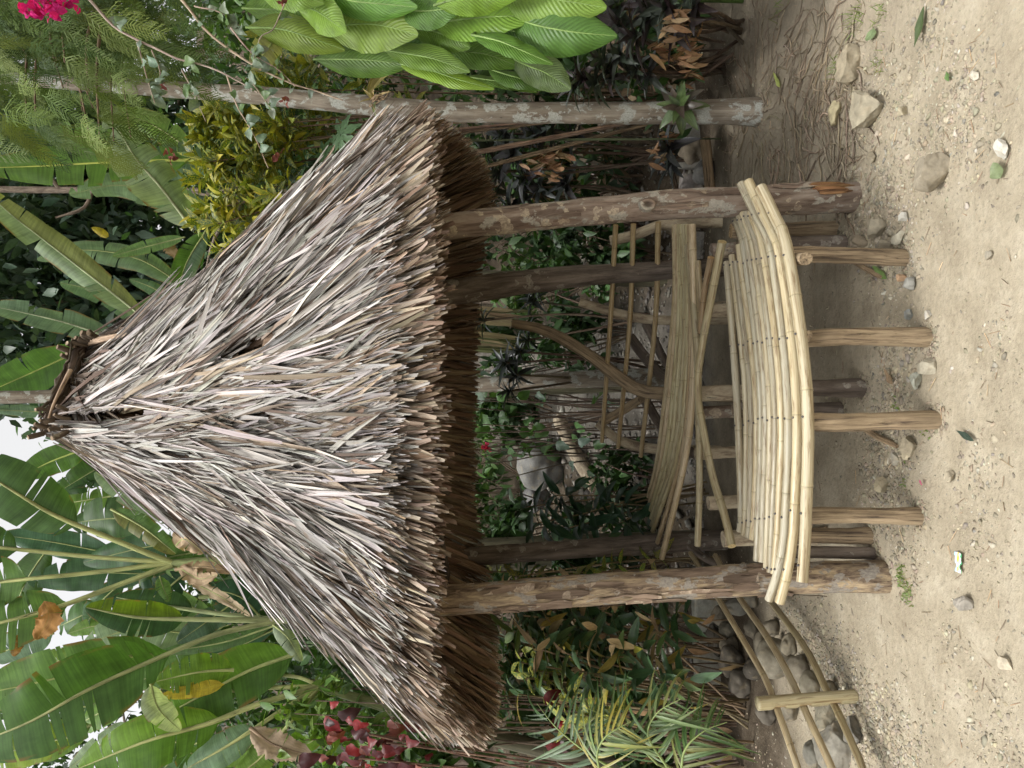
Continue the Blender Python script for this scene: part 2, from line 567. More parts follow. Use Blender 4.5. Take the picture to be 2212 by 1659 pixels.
def ground_mat():
    g = G('sandy_earth', 0.95, 0.12)
    p = g.pos(); x, y, z = g.sep(p)
    big = g.noise(p, 0.9, 5, 0.6)
    mid = g.noise(p, 5.5, 6, 0.65)
    fine = g.noise(p, 42, 5, 0.7)
    sand = g.ramp(mid, [(0.28, (0.245, 0.207, 0.146)), (0.5, (0.315, 0.271, 0.195)), (0.72, (0.380, 0.334, 0.250))])
    soil = g.ramp(mid, [(0.28, (0.180, 0.150, 0.108)), (0.5, (0.255, 0.216, 0.158)), (0.75, (0.320, 0.277, 0.207))])
    grey = g.ramp(mid, [(0.28, (0.085, 0.075, 0.062)), (0.5, (0.15, 0.138, 0.118)), (0.75, (0.23, 0.215, 0.19))])
    # the trodden path gives way to rooty soil at the foot of the trees, and to grey gravel behind the hut
    wob = g.math('MULTIPLY', g.math('SUBTRACT', big, 0.5), 2.4)
    edge = g.math('ADD', g.math('ADD', y, g.math('MULTIPLY', x, 0.33)), wob)
    c = g.mix(g.ramp(g.math('MULTIPLY', edge, 0.1), [(0.30, 0.0), (0.40, 1.0)]), sand, soil)
    c = g.mix(g.ramp(g.math('MULTIPLY', g.math('ADD', y, wob), 0.1), [(0.48, 0.0), (0.56, 1.0)]), c, grey)
    # shade under the planting on both sides, painted into the ground colour
    planting_shade = g.ramp(mid, [(0.28, (0.030, 0.023, 0.015)), (0.5, (0.065, 0.050, 0.034)), (0.75, (0.13, 0.105, 0.075))])
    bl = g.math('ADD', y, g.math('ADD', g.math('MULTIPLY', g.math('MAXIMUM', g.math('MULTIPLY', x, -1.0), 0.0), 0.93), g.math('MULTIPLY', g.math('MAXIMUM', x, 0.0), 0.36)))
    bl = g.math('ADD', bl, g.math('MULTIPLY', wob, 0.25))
    shade_mask = g.math('MULTIPLY', g.ramp(g.math('MULTIPLY', bl, 0.1), [(0.505, 0.0), (0.55, 1.0)]), g.ramp(g.math('ABSOLUTE', g.math('ADD', x, 0.1)), [(0.55, 0.25), (0.95, 1.0)]))
    c = g.mix(shade_mask, c, planting_shade)
    c = g.mix(0.75, c, g.mix(1.0, c, g.ramp(fine, [(0.25, 0.72), (0.5, 1.0), (0.75, 1.2)]), 'MULTIPLY'))
    grit = g.voro(p, 120)
    c = g.mix(g.ramp(grit, [(0.06, 0.55), (0.16, 0.0)]), c, (0.52, 0.47, 0.37))
    sp = g.voro(g.vmul(p, (1, 1, 1), (3.3, 1.7, 0)), 70)
    c = g.mix(g.ramp(sp, [(0.05, 0.6), (0.12, 0.0)]), c, (0.12, 0.095, 0.065))
    g.color(c)
    vo = g.voro(p, 34); g.bump(g.math('ADD', g.math('MULTIPLY', fine, 0.9), g.math('SUBTRACT', mid, g.math('MULTIPLY', g.ramp(vo, [(0.0, 0.0), (0.35, 1.0)]), 0.12))), 0.7, 0.014)
    return g.m
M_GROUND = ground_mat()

# ------------------------------------------------------------------ ground
def ground():
    xs = np.concatenate([np.array([-160, -100, -60, -35, -22, -14, -10, -8, -6, -5, -4.2, -3.6, -3.2]), np.arange(-2.9, 2.5, 0.035),
                         np.array([2.6, 3, 3.5, 4.2, 5, 6, 8, 10, 14, 22, 35, 60, 100, 160])])
    ys = np.concatenate([np.array([-60, -35, -20, -10, -5, -2, -0.5, 0.4, 0.9]), np.arange(1.15, 6.2, 0.035), np.arange(6.3, 12, 0.25),
                         np.array([12.5, 13, 14, 16, 19, 23, 28, 36, 48, 65, 100, 200])])
    V = [(x, y, gh(x, y)) for y in ys for x in xs]
    n = len(xs)
    F = [(j * n + i, j * n + i + 1, (j + 1) * n + i + 1, (j + 1) * n + i) for j in range(len(ys) - 1) for i in range(n - 1)]
    mb = MB(); mb.add(V, F)
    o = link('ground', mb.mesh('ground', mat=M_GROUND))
    o['kind'] = 'structure'
ground()

# ------------------------------------------------------------------ thatched hut
HUT = thing('thatched_hut', 'small open hut with a shaggy grey palm-leaf thatch roof on four crooked log posts', 'hut',
            Vector((-0.15, 3.7, 0)))

def log(name, keys, rad, mat, parent, n=22, seg=14, rough=0.12, base=None, tint=(1, 1, 1), cap_tint=None):
    pts = spline(keys, n)
    r = np.interp(np.linspace(0, 1, n), np.linspace(0, 1, len(rad)), rad)
    r = [q * (1 + 0.06 * mnoise.noise((i * 0.6, rad[0] * 99, keys[0][0] * 7))) for i, q in enumerate(r)]
    mb = MB(); tube(mb, pts, r, seg, tint, rough, cap_tint=cap_tint)
    return part(name, mb, mat, parent)

def w2r(px, d): return px / FPX * d / 2

# posts: top to bottom, each at its own distance
pFR = log('post', [at(840, 505, 3.0), at(950, 491, 3.0), at(1150, 470, 3.01), at(1330, 452, 3.01), at(1470, 442, 3.01), at(1640, 434, 3.02), at(1900, 423, 3.0)],
          [w2r(56, 3), w2r(56, 3), w2r(60, 3), w2r(62, 3), w2r(64, 3), w2r(68, 3)], M_POST_R, HUT, 34, 18, 0.10)
pFR['label'] = 'reddish brown log post with round pale lichen spots and a knot'
pFL = log('post', [at(840, 1308, 2.82), at(960, 1296, 2.82), at(1250, 1277, 2.8), at(1480, 1261, 2.8), at(1700, 1249, 2.8), at(1955, 1243, 2.78)],
          [w2r(62, 2.8), w2r(66, 2.8), w2r(66, 2.8), w2r(68, 2.8), w2r(72, 2.8)], M_POST_L, HUT, 34, 18, 0.14)
pFL['label'] = 'thick log post with peeling bark and ochre wood showing'
pRL = log('post', [at(850, 1216, 4.75), at(960, 1206, 4.75), at(1250, 1186, 4.75), at(1480, 1171, 4.75), at(1640, 1164, 4.75)],
          [w2r(40, 4.75), w2r(41, 4.75), w2r(44, 4.75)], M_POST_D, HUT, 24, 14, 0.12)
pRL['label'] = 'dark log post with pale spots behind the rear bench'
pRR = log('post', [at(850, 645, 4.3), at(960, 633, 4.3), at(1150, 607, 4.35), at(1320, 592, 4.4), at(1480, 582, 4.4), at(1700, 572, 4.4)],
          [w2r(58, 4.3), w2r(56, 4.3), w2r(44, 4.4), w2r(40, 4.4), w2r(40, 4.4)], M_POST_D, HUT, 24, 14, 0.12)
pRR['label'] = 'dark leaning log post at the shaded rear right'

def flakes(keys, rad, n, mat, parent, tn, seed):
    '''loose plates of bark standing a few millimetres off the wood'''
    r = random.Random(seed); P = spline(keys, 60); fr = frames(P)
    for k in range(n):
        i0 = r.randint(2, 48); ln = r.randint(3, 8); a0 = r.uniform(math.pi * 0.05, math.pi * 0.95) ; wd = r.uniform(0.25, 0.7)
        V = []; L = []; F = []; NJ = 6
        for i in range(ln + 1):
            ii = min(59, i0 + i); t, sd, nn = fr[ii]; rr = rad[min(len(rad) - 1, int(ii / 60 * len(rad)))]
            e0 = 0.25 * mnoise.noise((i * 0.9, k, seed)); e1 = 0.25 * mnoise.noise((i * 0.9 + 40, k, seed)); edge = math.sin(math.pi * (i + 0.4) / (ln + 0.8)) ** 0.5
            for j in range(NJ + 1):
                c = j / NJ; a = a0 + (c - 0.5) * wd * edge + e0 * (1 - c) * 0.5 + e1 * c * 0.5
                rise = 1.03 + 0.05 * (abs(c - 0.5) * 2) ** 2 + (0.05 if i in (0, ln) else 0)
                V.append(P[ii] + (sd * math.cos(a) + nn * math.sin(a)) * rr * rise); L.append((ii * 0.03 + 7, math.cos(a) * rr, math.sin(a) * rr))
        for i in range(ln):
            for j in range(NJ): F.append((i * (NJ + 1) + j, i * (NJ + 1) + j + 1, (i + 1) * (NJ + 1) + j + 1, (i + 1) * (NJ + 1) + j))
        mb = MB(); q = r.uniform(0.75, 1.2); mb.add(V, F, L, tuple(x * q for x in tn)); part('bark_flake', mb, mat, parent)
flakes([at(840, 1308, 2.82), at(960, 1296, 2.82), at(1250, 1277, 2.8), at(1480, 1261, 2.8), at(1700, 1249, 2.8), at(1955, 1243, 2.78)],
       [w2r(62, 2.8), w2r(66, 2.8), w2r(66, 2.8), w2r(68, 2.8), w2r(72, 2.8)], 30, M_POST_D, pFL, (1.25, 1.12, 1.0), 5)
flakes([at(840, 505, 3.0), at(950, 491, 3.0), at(1150, 470, 3.01), at(1330, 452, 3.01), at(1470, 442, 3.01), at(1640, 434, 3.02), at(1900, 423, 3.0)],
       [w2r(56, 3), w2r(56, 3), w2r(60, 3), w2r(62, 3), w2r(64, 3), w2r(68, 3)], 9, M_POST_R, pFR, (0.8, 0.75, 0.72), 9)
# knot and torn bark on the right front post
def knot(v, y, d, r, mat, parent, rim=0.35):
    c = at(v, y, d)
    mb = MB(); V = []; F = []; L = []; T = []
    rings = [(0.0, 0.012, 0.35), (0.28, 0.010, 0.4), (0.36, 0.014, 0.6), (0.7, 0.016, 1.25), (0.85, 0.013, 0.75), (1.0, -0.004, 0.9)]
    S = 18
    for q, h, t in rings:
        for k in range(S):
            a = 2 * math.pi * k / S
            rr = r * q * (1 + 0.12 * mnoise.noise((math.cos(a) * 2, math.sin(a) * 2, v)))
            V.append(c + Vector((math.cos(a) * rr * 0.75, -h, math.sin(a) * rr)))
            L.append((math.sin(a) * rr + 5, math.cos(a) * rr, h)); T.append((t, t * 0.98, t * 0.95))
    for i in range(len(rings) - 1):
        for k in range(S):
            F.append((i * S + k, i * S + (k + 1) % S, (i + 1) * S + (k + 1) % S, (i + 1) * S + k))
    mb.add(V, F, L, T)
    return part('knot', mb, mat, parent)
knot(1398, 443, 3.01 - w2r(64, 3.0) + 0.004, 0.038, M_POST_R, pFR)

mb = MB()
for k in range(9):                 # torn orange wood low on the post
    a = at(1755 + random.uniform(-8, 8) + k * 1.5, 397 + k * 2.6, 2.968 - k * 0.003)
    b = at(1838 + random.uniform(-18, 14), 396 + k * 2.3, 2.966 - k * 0.003)
    tube(mb, spline([a, (a + b) * 0.5 + Vector((0, -0.004, 0)), b], 6), [0.003, 0.006, 0.007, 0.007, 0.006, 0.002], 6,
         jit((0.85, 0.60, 0.43), 0.3))
part('torn_bark', mb, M_LOG, pFR)

# ---- roof surface
EAVE = [  # (v, y, distance) of the lower edge, clockwise from the front
    (952, 900, 2.30), (945, 1120, 2.30), (940, 1320, 2.36), (945, 1500, 2.48), (985, 1590, 2.72), (1060, 1640, 3.10), (1085, 1590, 3.55),
    (1090, 1470, 4.05), (1085, 1340, 4.7), (1045, 1160, 5.05), (1032, 1000, 5.15), (1030, 850, 5.2), (1030, 700, 5.15), (1040, 560, 4.95),
    (1070, 410, 4.35), (1045, 335, 3.75), (985, 270, 3.25), (930, 228, 2.85), (938, 300, 2.52), (942, 430, 2.38), (945, 620, 2.30)]
E3 = np.array([at(*e) for e in EAVE])
_cx, _cy = -0.15, 3.7
_ang = np.unwrap(np.arctan2(E3[:, 0] - _cx, -(E3[:, 1] - _cy)))     # 0 at the front
RID_A = np.array(at(112, 930, 3.45)); RID_B = np.array(at(205, 738, 3.95))
RID_A0 = RID_A.copy()
_sgn = -1 if _ang[1] < _ang[0] else 1
def eave(th):
    a = (_ang - _ang[0]) * _sgn
    t = (th - 0) % (2 * math.pi)
    aa = np.concatenate([a, [2 * math.pi]])
    ee = np.vstack([E3, E3[:1]])
    o = np.argsort(aa)
    return np.array([np.interp(t, aa[o], ee[o, k]) for k in range(3)])
TH = np.linspace(0, 2 * math.pi, 721)
ET = np.array([eave(t) for t in TH])
for _ in range(10):      # soften the corners of the eave line
    e2 = ET[:-1]
    e2 = 0.5 * e2 + 0.25 * np.roll(e2, 1, 0) + 0.25 * np.roll(e2, -1, 0)
    ET = np.vstack([e2, e2[:1]])
_ab = RID_B - RID_A
def top_of(e):
    q = np.clip(((e - RID_A) @ _ab) / (_ab @ _ab) * 0.55 + 0.22, 0, 1)
    return RID_A + _ab * q
TT_ = np.array([top_of(e) for e in ET])
for _ in range(30):
    e2 = TT_[:-1]; e2 = 0.5 * e2 + 0.25 * np.roll(e2, 1, 0) + 0.25 * np.roll(e2, -1, 0); TT_ = np.vstack([e2, e2[:1]])
def surf(th, t):
    i = (th % (2 * math.pi)) / (2 * math.pi) * 720
    i0 = int(i); f = i - i0
    e = ET[i0] * (1 - f) + ET[i0 + 1] * f; a = TT_[i0] * (1 - f) + TT_[i0 + 1] * f
    p = a + (e - a) * t
    c = np.array([_cx, _cy, p[2]])
    d = p - c; d[2] = 0; ln = np.linalg.norm(d) + 1e-6
    return Vector(p + d / ln * (-(0.085 if p[0] < _cx else 0.085 - 0.085 * min(1, (p[0] - _cx) / 0.35)) * math.sin(math.pi * min(1, max(0, t)) ** 0.8) + 0.02))
def frame_at(th, t):
    p = surf(th, t); q = surf(th, t + 0.04); s = surf(th + 0.02, t + 0.01)
    D = (q - p).normalized(); S = (s - p); S = (S - D * S.dot(D)).normalized()
    N = D.cross(S)
    rad = Vector((p.x - _cx, p.y - _cy, 0.25))
    if N.dot(rad) < 0: N = -N
    return p, D, N, D.cross(N)

def blade_tpl(seed):
    r = random.Random(seed)
    n = 5; V = []; F = []; L = []
    bend = r.uniform(-0.16, 0.05); side = r.uniform(-0.13, 0.13); fold = r.choice([r.uniform(0.1, 0.4), r.uniform(0.4, 1.0)]); tw = r.uniform(-1.1, 1.1)
    trunc = r.uniform(0.12, 0.75)
    for i in range(n + 1):
        s = i / n
        w = 0.5 * (0.75 + 0.25 * math.sin(math.pi * min(1, s * 1.1))) * (1 if s < 0.6 else 1 - (1 - trunc) * ((s - 0.6) / 0.4) ** 1.3)
        for c in (-1, 0, 1):
            x = c * w; z = abs(c) * w * fold * 1.0
            a = tw * s
            xx = x * math.cos(a) - z * math.sin(a); zz = x * math.sin(a) + z * math.cos(a)
            jag = (0.03 * r.uniform(-1, 1)) if i == n else 0
            # x and z are in blade widths, y in blade lengths
            V.append((xx + side * s * s * 14, s + jag, zz + bend * s * s * 9 + 0.5 * math.sin(s * 5 + seed)))
            L.append((s, c, 0))
    for i in range(n):
        for j in range(2): F.append((i * 3 + j, i * 3 + j + 1, (i + 1) * 3 + j + 1, (i + 1) * 3 + j))
    return Tpl(V, F, L)
BLADES = [blade_tpl(100 + k) for k in range(28)]

C_GREY = (0.31, 0.288, 0.266); C_PALE = (0.405, 0.38, 0.35); C_BROWN = (0.125, 0.094, 0.072); C_TAN = (0.28, 0.222, 0.165); C_DARKT = (0.14, 0.105, 0.08)
def thatch_col(t, fresh):
    u = random.random()
    if fresh: c = (0.33, 0.265, 0.20) if u < 0.6 else ((0.19, 0.135, 0.095) if u < 0.85 else C_GREY)
    else: c = C_GREY if u < 0.50 else (C_PALE if u < 0.80 else (C_BROWN if u < 0.95 else C_TAN))
    return jit(c, 0.22, 0.05)

roof = bpy.data.objects.new('roof', None); COL.objects.link(roof); roof.parent = HUT
roof.location = (0, 0, 1.6)
roof['label'] = 'steep shaggy thatch of bleached palm leaves with a dark hollow ridge'

def pix(p):
    q = p - CAM; f = q.dot(FW)
    return 1106 - q.dot(UP) / f * FPX, 829.5 - q.x / f * FPX
GASH = [(190, 905, 75, 9, 0.08), (270, 893, 60, 7, 0.1), (533, 750, 42, 9, 0.15), (547, 622, 30, 7, 0.25), (567, 906, 26, 7, 0), (764, 726, 24, 8, 0.1), (690, 690, 22, 6, 0.2), (400, 980, 26, 6, -0.2), (480, 830, 24, 5, 0.1)]
def in_gash(p):
    if p.y > 3.6: return False
    v, y = pix(p)
    for gv, gy, a, b, sl in GASH:
        dv = v - gv; dy = y - gy - sl * -dv
        if (dv / (a * 1.1)) ** 2 + (dy / (b * 1.9)) ** 2 < 1: return True
    return False
thatch = []
rows = [(-0.02 + 0.056 * i) for i in range(16)]
for ri, t0 in enumerate(rows):
    ring = 1.2 + 7.6 * max(0, t0)
    for j in range(int(ring / 0.0195) if t0 > 0.05 else int(ring / 0.03)):
        # each row is made of tufts: leaves that lie, bleach and fray together
        th0 = random.uniform(0, 2 * math.pi)
        tc = t0 + random.uniform(-0.03, 0.03)
        cl = mnoise.noise((math.cos(th0) * 6, math.sin(th0) * 6, ri * 0.9))
        if cl < -0.30 and random.random() < 0.8: continue
        p0, D0, N0, S0 = frame_at(th0, max(0.0, tc))
        sl0 = mnoise.noise((math.cos(th0) * 3.2 + 9, math.sin(th0) * 3.2, ri * 0.45)) * 0.42 + 0.22 * mnoise.noise((math.cos(th0) * 11 + 3, math.sin(th0) * 11, ri * 1.7)) + random.gauss(0, 0.07)
        lift0 = random.uniform(-0.05, 0.10) + 0.10 * max(0, cl)
        tone = math.exp(random.gauss(0, 0.15)); ln0 = random.uniform(0.40, 0.70); big = random.random() < 0.25
        warm = random.random() < 0.05
        for k in range(random.randint(9, 17)):
            off = random.gauss(0, 0.022)
            t = max(0.0, tc + random.gauss(0, 0.012))
            p = p0 + S0 * off + D0 * ((t - tc) * 2.2)
            d = (D0 + S0 * (sl0 - off * 1.6 + random.gauss(0, 0.085)) + N0 * (lift0 + 0.10 * sstep(0.6, 0.85, t) + random.uniform(-0.02, 0.035))).normalized()
            if random.random() < 0.035: d = (d + S0 * random.gauss(0, 0.25) + N0 * random.uniform(0.0, 0.14)).normalized()
            ln = ln0 * random.uniform(0.75, 1.1)
            if t > 0.83: continue
            ln = min(ln, max(0.12, (0.972 + 0.022 * mnoise.noise((math.cos(th0) * 9, math.sin(th0) * 9, 4)) - t) * 2.24 * random.uniform(0.80, 1.0)))
            if any(in_gash(p + d * (ln * q)) for q in (0.1, 0.3, 0.5, 0.7, 0.9)): continue
            w = random.choice([random.uniform(0.004, 0.008), random.uniform(0.006, 0.012), random.uniform(0.009, 0.021)]) * (0.85 + 0.25 * min(1, t0 + 0.3)) * (1.25 if big else 1)
            zh = (N0 + S0 * random.gauss(0, 0.6)).normalized()
            fresh = warm or (t > 0.72 and random.random() < 0.25 + 1.8 * (t - 0.72))
            M = basis(p + N0 * (random.uniform(-0.055, 0.015) + 0.02 * max(0, cl)), d, zh, w, ln, w)
            c = thatch_col(t, fresh)
            thatch.append((-p.y + w * 12, random.choice(BLADES), M, tuple(q * tone for q in c), th0))
# the last course hangs as a thick fringe of cut ends
for k in range(4200):
    th = random.uniform(0, 2 * math.pi)
    t = random.uniform(0.74, 0.90)
    p, D, N, S = frame_at(th, t)
    d = (D + S * (0.2 * mnoise.noise((math.cos(th) * 5, math.sin(th) * 5, 3)) + random.gauss(0, 0.10)) + N * random.uniform(-0.03, 0.10) + Vector((0, 0, -0.06))).normalized()
    ln = (1.0 - t) * 2.2 * random.uniform(0.88, 1.03)
    w = random.uniform(0.009, 0.026)
    M = basis(p - N * random.uniform(0.005, 0.06), d, (N + S * random.gauss(0, 0.6)).normalized(), w, ln, w)
    thatch.append((-9, random.choice(BLADES), M, thatch_col(1, True), th))
front = sorted(range(len(thatch)), key=lambda i: -thatch[i][0])
# the 300 largest on the side towards the path are leaves of their own, picked evenly
near = front[:9000]; random.shuffle(near); own = set(sorted(near, key=lambda i: -thatch[i][2].to_scale()[0])[:300])
for i in own:
    _, tp, M, c, _ = thatch[i]
    inst('thatch_leaf', tp, M_THATCH, M, c, roof)
join('thatch', [(tp, M, c) for i, (_, tp, M, c, _) in enumerate(thatch) if i not in own], M_THATCH, roof)

# underside: long unbleached leaves lying along the slope
under = []
for k in range(4600):
    th = random.uniform(0, 2 * math.pi)
    t = random.choice([random.uniform(0.02, 0.5), random.uniform(0.4, 0.80), random.uniform(0.66, 0.84)])
    p, D, N, S = frame_at(th, t)
    d = (D + S * random.gauss(0, 0.07) - N * random.uniform(-0.02, 0.05)).normalized()
    ln = min(random.uniform(0.45, 0.8), max(0.2, (1.0 - t) * 2.24 * random.uniform(0.92, 1.02)))
    w = random.uniform(0.022, 0.042)
    if any(in_gash(p + d * (ln * q)) for q in (0.1, 0.3, 0.5, 0.7, 0.9)): continue
    M = basis(p - N * random.uniform(0.045, 0.095), d, (-N + S * random.gauss(0, 0.35)).normalized(), w, ln, w * 0.6)
    under.append((random.choice(BLADES), M, jit(random.choice([(0.17, 0.115, 0.072), (0.13, 0.083, 0.052), (0.22, 0.155, 0.10)]), 0.25)))
join('underside_leaves', under, M_THATCH, roof)
# packed layer in between: a closed shell added to stop light leaking through
mb = MB(); NT, NTH = 28, 240
V = []; F = []
for i in range(NT + 1):
    for k in range(NTH):
        p, D, N, S = frame_at(2 * math.pi * k / NTH, 0.01 + 0.91 * i / NT)
        V.append(p - N * (0.035 + 0.012 * mnoise.noise((k * 0.7, i * 1.3, 0))))
for i in range(NT):
    for k in range(NTH):
        if i < 20 and in_gash((V[i * NTH + k] + V[(i + 1) * NTH + (k + 1) % NTH]) * 0.5): continue
        F.append((i * NTH + k, i * NTH + (k + 1) % NTH, (i + 1) * NTH + (k + 1) % NTH, (i + 1) * NTH + k))
mb.add(V, F, [(p.z, p.x * 8, p.y * 8) for p in V], (0.22, 0.15, 0.10))
part('thatch_light_shell', mb, M_THATCH, roof)
# rafters and ring poles
for k in range(10):
    th = 2 * math.pi * (k + 0.3) / 10
    pts = []
    for t in (0.02, 0.3, 0.6, 0.86):
        p, D, N, S = frame_at(th, t); pts.append(p - N * 0.12)
    mb = MB(); tube(mb, spline(pts, 8), 0.02, 8, (0.8, 0.8, 0.8)); part('rafter', mb, M_POST_D, roof)
for t in (0.45, 0.80):
    pts = []
    for k in range(49):
        p, D, N, S = frame_at(2 * math.pi * k / 48, t); pts.append(p - N * 0.15)
    mb = MB(); tube(mb, pts, 0.016, 7, (0.8, 0.8, 0.8), caps=False); part('ring_pole', mb, M_POST_D, roof)
# ridge: stub ends of leaf stalks, tied bundles and the hollow under the cap
rA, rB = Vector(RID_A), Vector(RID_B)
def stub(p, d, ln, r, t=(0.75, 0.7, 0.62), mat=None):
    mb = MB(); d = d.normalized()
    tube(mb, spline([p, p + d * ln * 0.5 + rvec(0.004), p + d * ln], 5), [r * 0.8, r, r, r * 1.05, r * 0.85], 8, t, cap_tint=mixc(t, (2.0, 1.8, 1.5), 0.6))
    return part('stalk_end', mb, mat or M_POST_D, roof)
for k in range(15):                # the row of stubs along the far end of the ridge
    q = k / 14
    p = at(150 + 62 * q + random.uniform(-5, 5), 770 - 42 * q + random.uniform(-5, 5), 3.78 + 0.05 * math.sin(q * 3))
    stub(p, Vector((-0.25, 0.75, -0.5)) * -1 + rvec(0.15), random.uniform(0.05, 0.08), random.uniform(0.011, 0.017))
for k in range(12):
    p = at(random.uniform(98, 160), random.uniform(885, 935), 3.36 + random.uniform(-0.03, 0.05))
    stub(p, Vector((random.uniform(-0.5, 0.5), -0.8, 0.5)), random.uniform(0.04, 0.08), random.uniform(0.008, 0.014))
cap = MB()                          # sagging cap of the ridge from the near to the far end
pts = spline([at(100, 935, 3.42), at(118, 880, 3.5), at(150, 820, 3.65), at(168, 765, 3.8), at(182, 745, 3.84)], 16)
tube(cap, pts, [0.012, 0.022, 0.025, 0.028, 0.028, 0.028, 0.03, 0.03, 0.03, 0.03, 0.034, 0.034, 0.03, 0.03, 0.025, 0.018], 10, (0.6, 0.52, 0.45), 0.6)
part('ridge_pole', cap, M_POST_D, roof)
for k in range(34):                 # leaf stalks laid along the ridge pole
    a0 = random.randint(0, 7); a1 = random.randint(a0 + 5, 15)
    an = random.uniform(0, 6.28); rr = random.uniform(0.02, 0.06)
    offv = Vector((math.cos(an) * 0.6, math.cos(an) * -0.6, math.sin(an) * 0.8)) * rr
    ps = [pts[i] + offv * (1 + 0.25 * math.sin(i)) + rvec(0.005) for i in range(a0, a1 + 1)]
    mb = MB(); tube(mb, ps, random.uniform(0.004, 0.010), 6, jit(random.choice([(0.5, 0.45, 0.4), (0.35, 0.3, 0.26), (0.9, 0.85, 0.8)]), 0.25), 0.2); part('ridge_stalk', mb, M_POST_D, roof)
tops = []
for k in range(760):               # long leaves thrown over the ridge
    q = random.random()
    base = rA.lerp(rB, q) + Vector((0, 0, 0.015 + random.uniform(-0.03, 0.05)))
    th = random.uniform(0, 2 * math.pi)
    p2 = surf(th, random.uniform(0.06, 0.22))
    if in_gash(p2) or in_gash(base.lerp(p2, 0.5)): continue
    d = (p2 - base); ln = d.length * random.uniform(0.7, 1.1)
    w = random.uniform(0.014, 0.028)
    c = jit(random.choice([C_GREY, C_GREY, C_DARKT, C_DARKT, C_BROWN]), 0.25)
    tops.append((random.choice(BLADES), basis(base, d, Vector((p2.x - _cx, p2.y - _cy, 0.8)), w, ln, w), c))
join('ridge_leaves', tops, M_THATCH, roof)
for keys, r in (([at(180, 742, 3.86), at(245, 728, 3.72), at(330, 718, 3.55), at(420, 690, 3.35)], 0.02), ([at(152, 800, 3.6), at(118, 868, 3.45), at(100, 920, 3.38)], 0.012)):
    mb = MB(); tube(mb, spline(keys, 14), [r * (1 - 0.7 * i / 14) for i in range(14)], 6, (1.9, 1.75, 1.6)); part('loose_strand', mb, M_TWIG, roof)
# the dark spathe sticking out at the left of the ridge
mb = MB(); tube(mb, spline([at(196, 978, 3.42), at(215, 990, 3.4), at(250, 985, 3.38)], 8), [0.01, 0.025, 0.035, 0.04, 0.04, 0.032, 0.02, 0.006], 10, (0.9, 0.9, 0.95)); part('spathe', mb, M_POST_D, roof)

# ------------------------------------------------------------------ bamboo benches
def cane(name, pts, r, parent, tone=(1, 1, 1), node=0.30, seg=12, mat=None):
    """bamboo cane with swollen nodes"""
    P0 = spline(pts, 60)
    s = [0]
    for i in range(1, 60): s.append(s[-1] + (P0[i] - P0[i - 1]).length)
    Ltot = s[-1]
    st = set(np.linspace(0, Ltot, 20).tolist())
    ph = random.uniform(0.05, node)
    nodes = []
    q = ph
    while q < Ltot - 0.03:
        nodes.append(q); q += node * random.uniform(0.75, 1.2)
    ss = []
    for v in sorted(st):
        if all(abs(v - nn) > 0.016 for nn in nodes): ss.append((v, 0))
    for nn in nodes: ss += [(nn - 0.011, 0), (nn - 0.004, 1), (nn, 2), (nn + 0.003, 3), (nn + 0.011, 0)]
    ss = sorted(x for x in ss if 0 <= x[0] <= Ltot)
    S = np.array(s); A = np.array([tuple(p) for p in P0])
    pts2 = []; rr = []; tn = []
    for v, kd in ss:
        pts2.append(Vector((np.interp(v, S, A[:, 0]), np.interp(v, S, A[:, 1]), np.interp(v, S, A[:, 2]))))
        rr.append(r * (1, 1.03, 1.075, 1.02)[kd] * (1 - 0.10 * v / Ltot))
        k = (1, 1.10, 0.62, 0.9)[kd]
        tn.append((tone[0] * k, tone[1] * k, tone[2] * k * (0.95 if kd else 1)))
    mb = MB(); tube(mb, pts2, rr, seg, tone, 0.02, tints=tn, cap_tint=(tone[0] * 1.15, tone[1] * 1.05, tone[2] * 0.85))
    return part(name, mb, mat or M_BAMBOO, parent)

def nails(pts, parent, up):
    mb = MB()
    for p in pts:
        tube(mb, [p, p + up * 0.0035], [0.0042, 0.0036], 8, (0.10, 0.09, 0.085))
    return part('nails', mb, M_STONE, parent, kind='stuff')

ZS = 0.47
SL = [  # front seat, back to front: (v, y) keys from the right end to the left end
    [(1570, 566), (1591, 850), (1601, 1100), (1598, 1147)], [(1581, 552), (1611, 850), (1610, 1120), (1607, 1155)],
    [(1589, 566), (1622, 850), (1619, 1120), (1616, 1160)], [(1596, 530), (1633, 850), (1629, 1120), (1625, 1164)],
    [(1588, 472), (1610, 553), (1643, 850), (1638, 1120), (1634, 1212)], [(1596, 463), (1620, 553), (1653, 850), (1648, 1120), (1645, 1214)],
    [(1604, 462), (1630, 553), (1663, 850), (1659, 1120), (1656, 1228)], [(1612, 461), (1640, 553), (1674, 850), (1669, 1120), (1664, 1237)],
    [(1622, 461), (1652, 553), (1687, 850), (1682, 1120), (1673, 1240)],
    [(1601, 397), (1635, 470), (1668, 553), (1702, 850), (1697, 1120), (1683, 1225), (1661, 1296)],
    [(1617, 392), (1652, 470), (1685, 553), (1721, 850), (1716, 1120), (1703, 1225), (1684, 1302)],
    [(1643, 405), (1675, 470), (1704, 553), (1743, 850), (1741, 1120), (1733, 1258)]]
FB = thing('bamboo_bench', 'curved bamboo cane bench at the front of the hut, facing the sandy path', 'bench', Vector((0, 2.6, 0)), 'bamboo benches under the hut')
tones = [(0.88, 0.87, 0.85), (0.98, 0.95, 0.88), (0.76, 0.75, 0.73), (1.0, 0.94, 0.82), (0.86, 0.87, 0.87)]
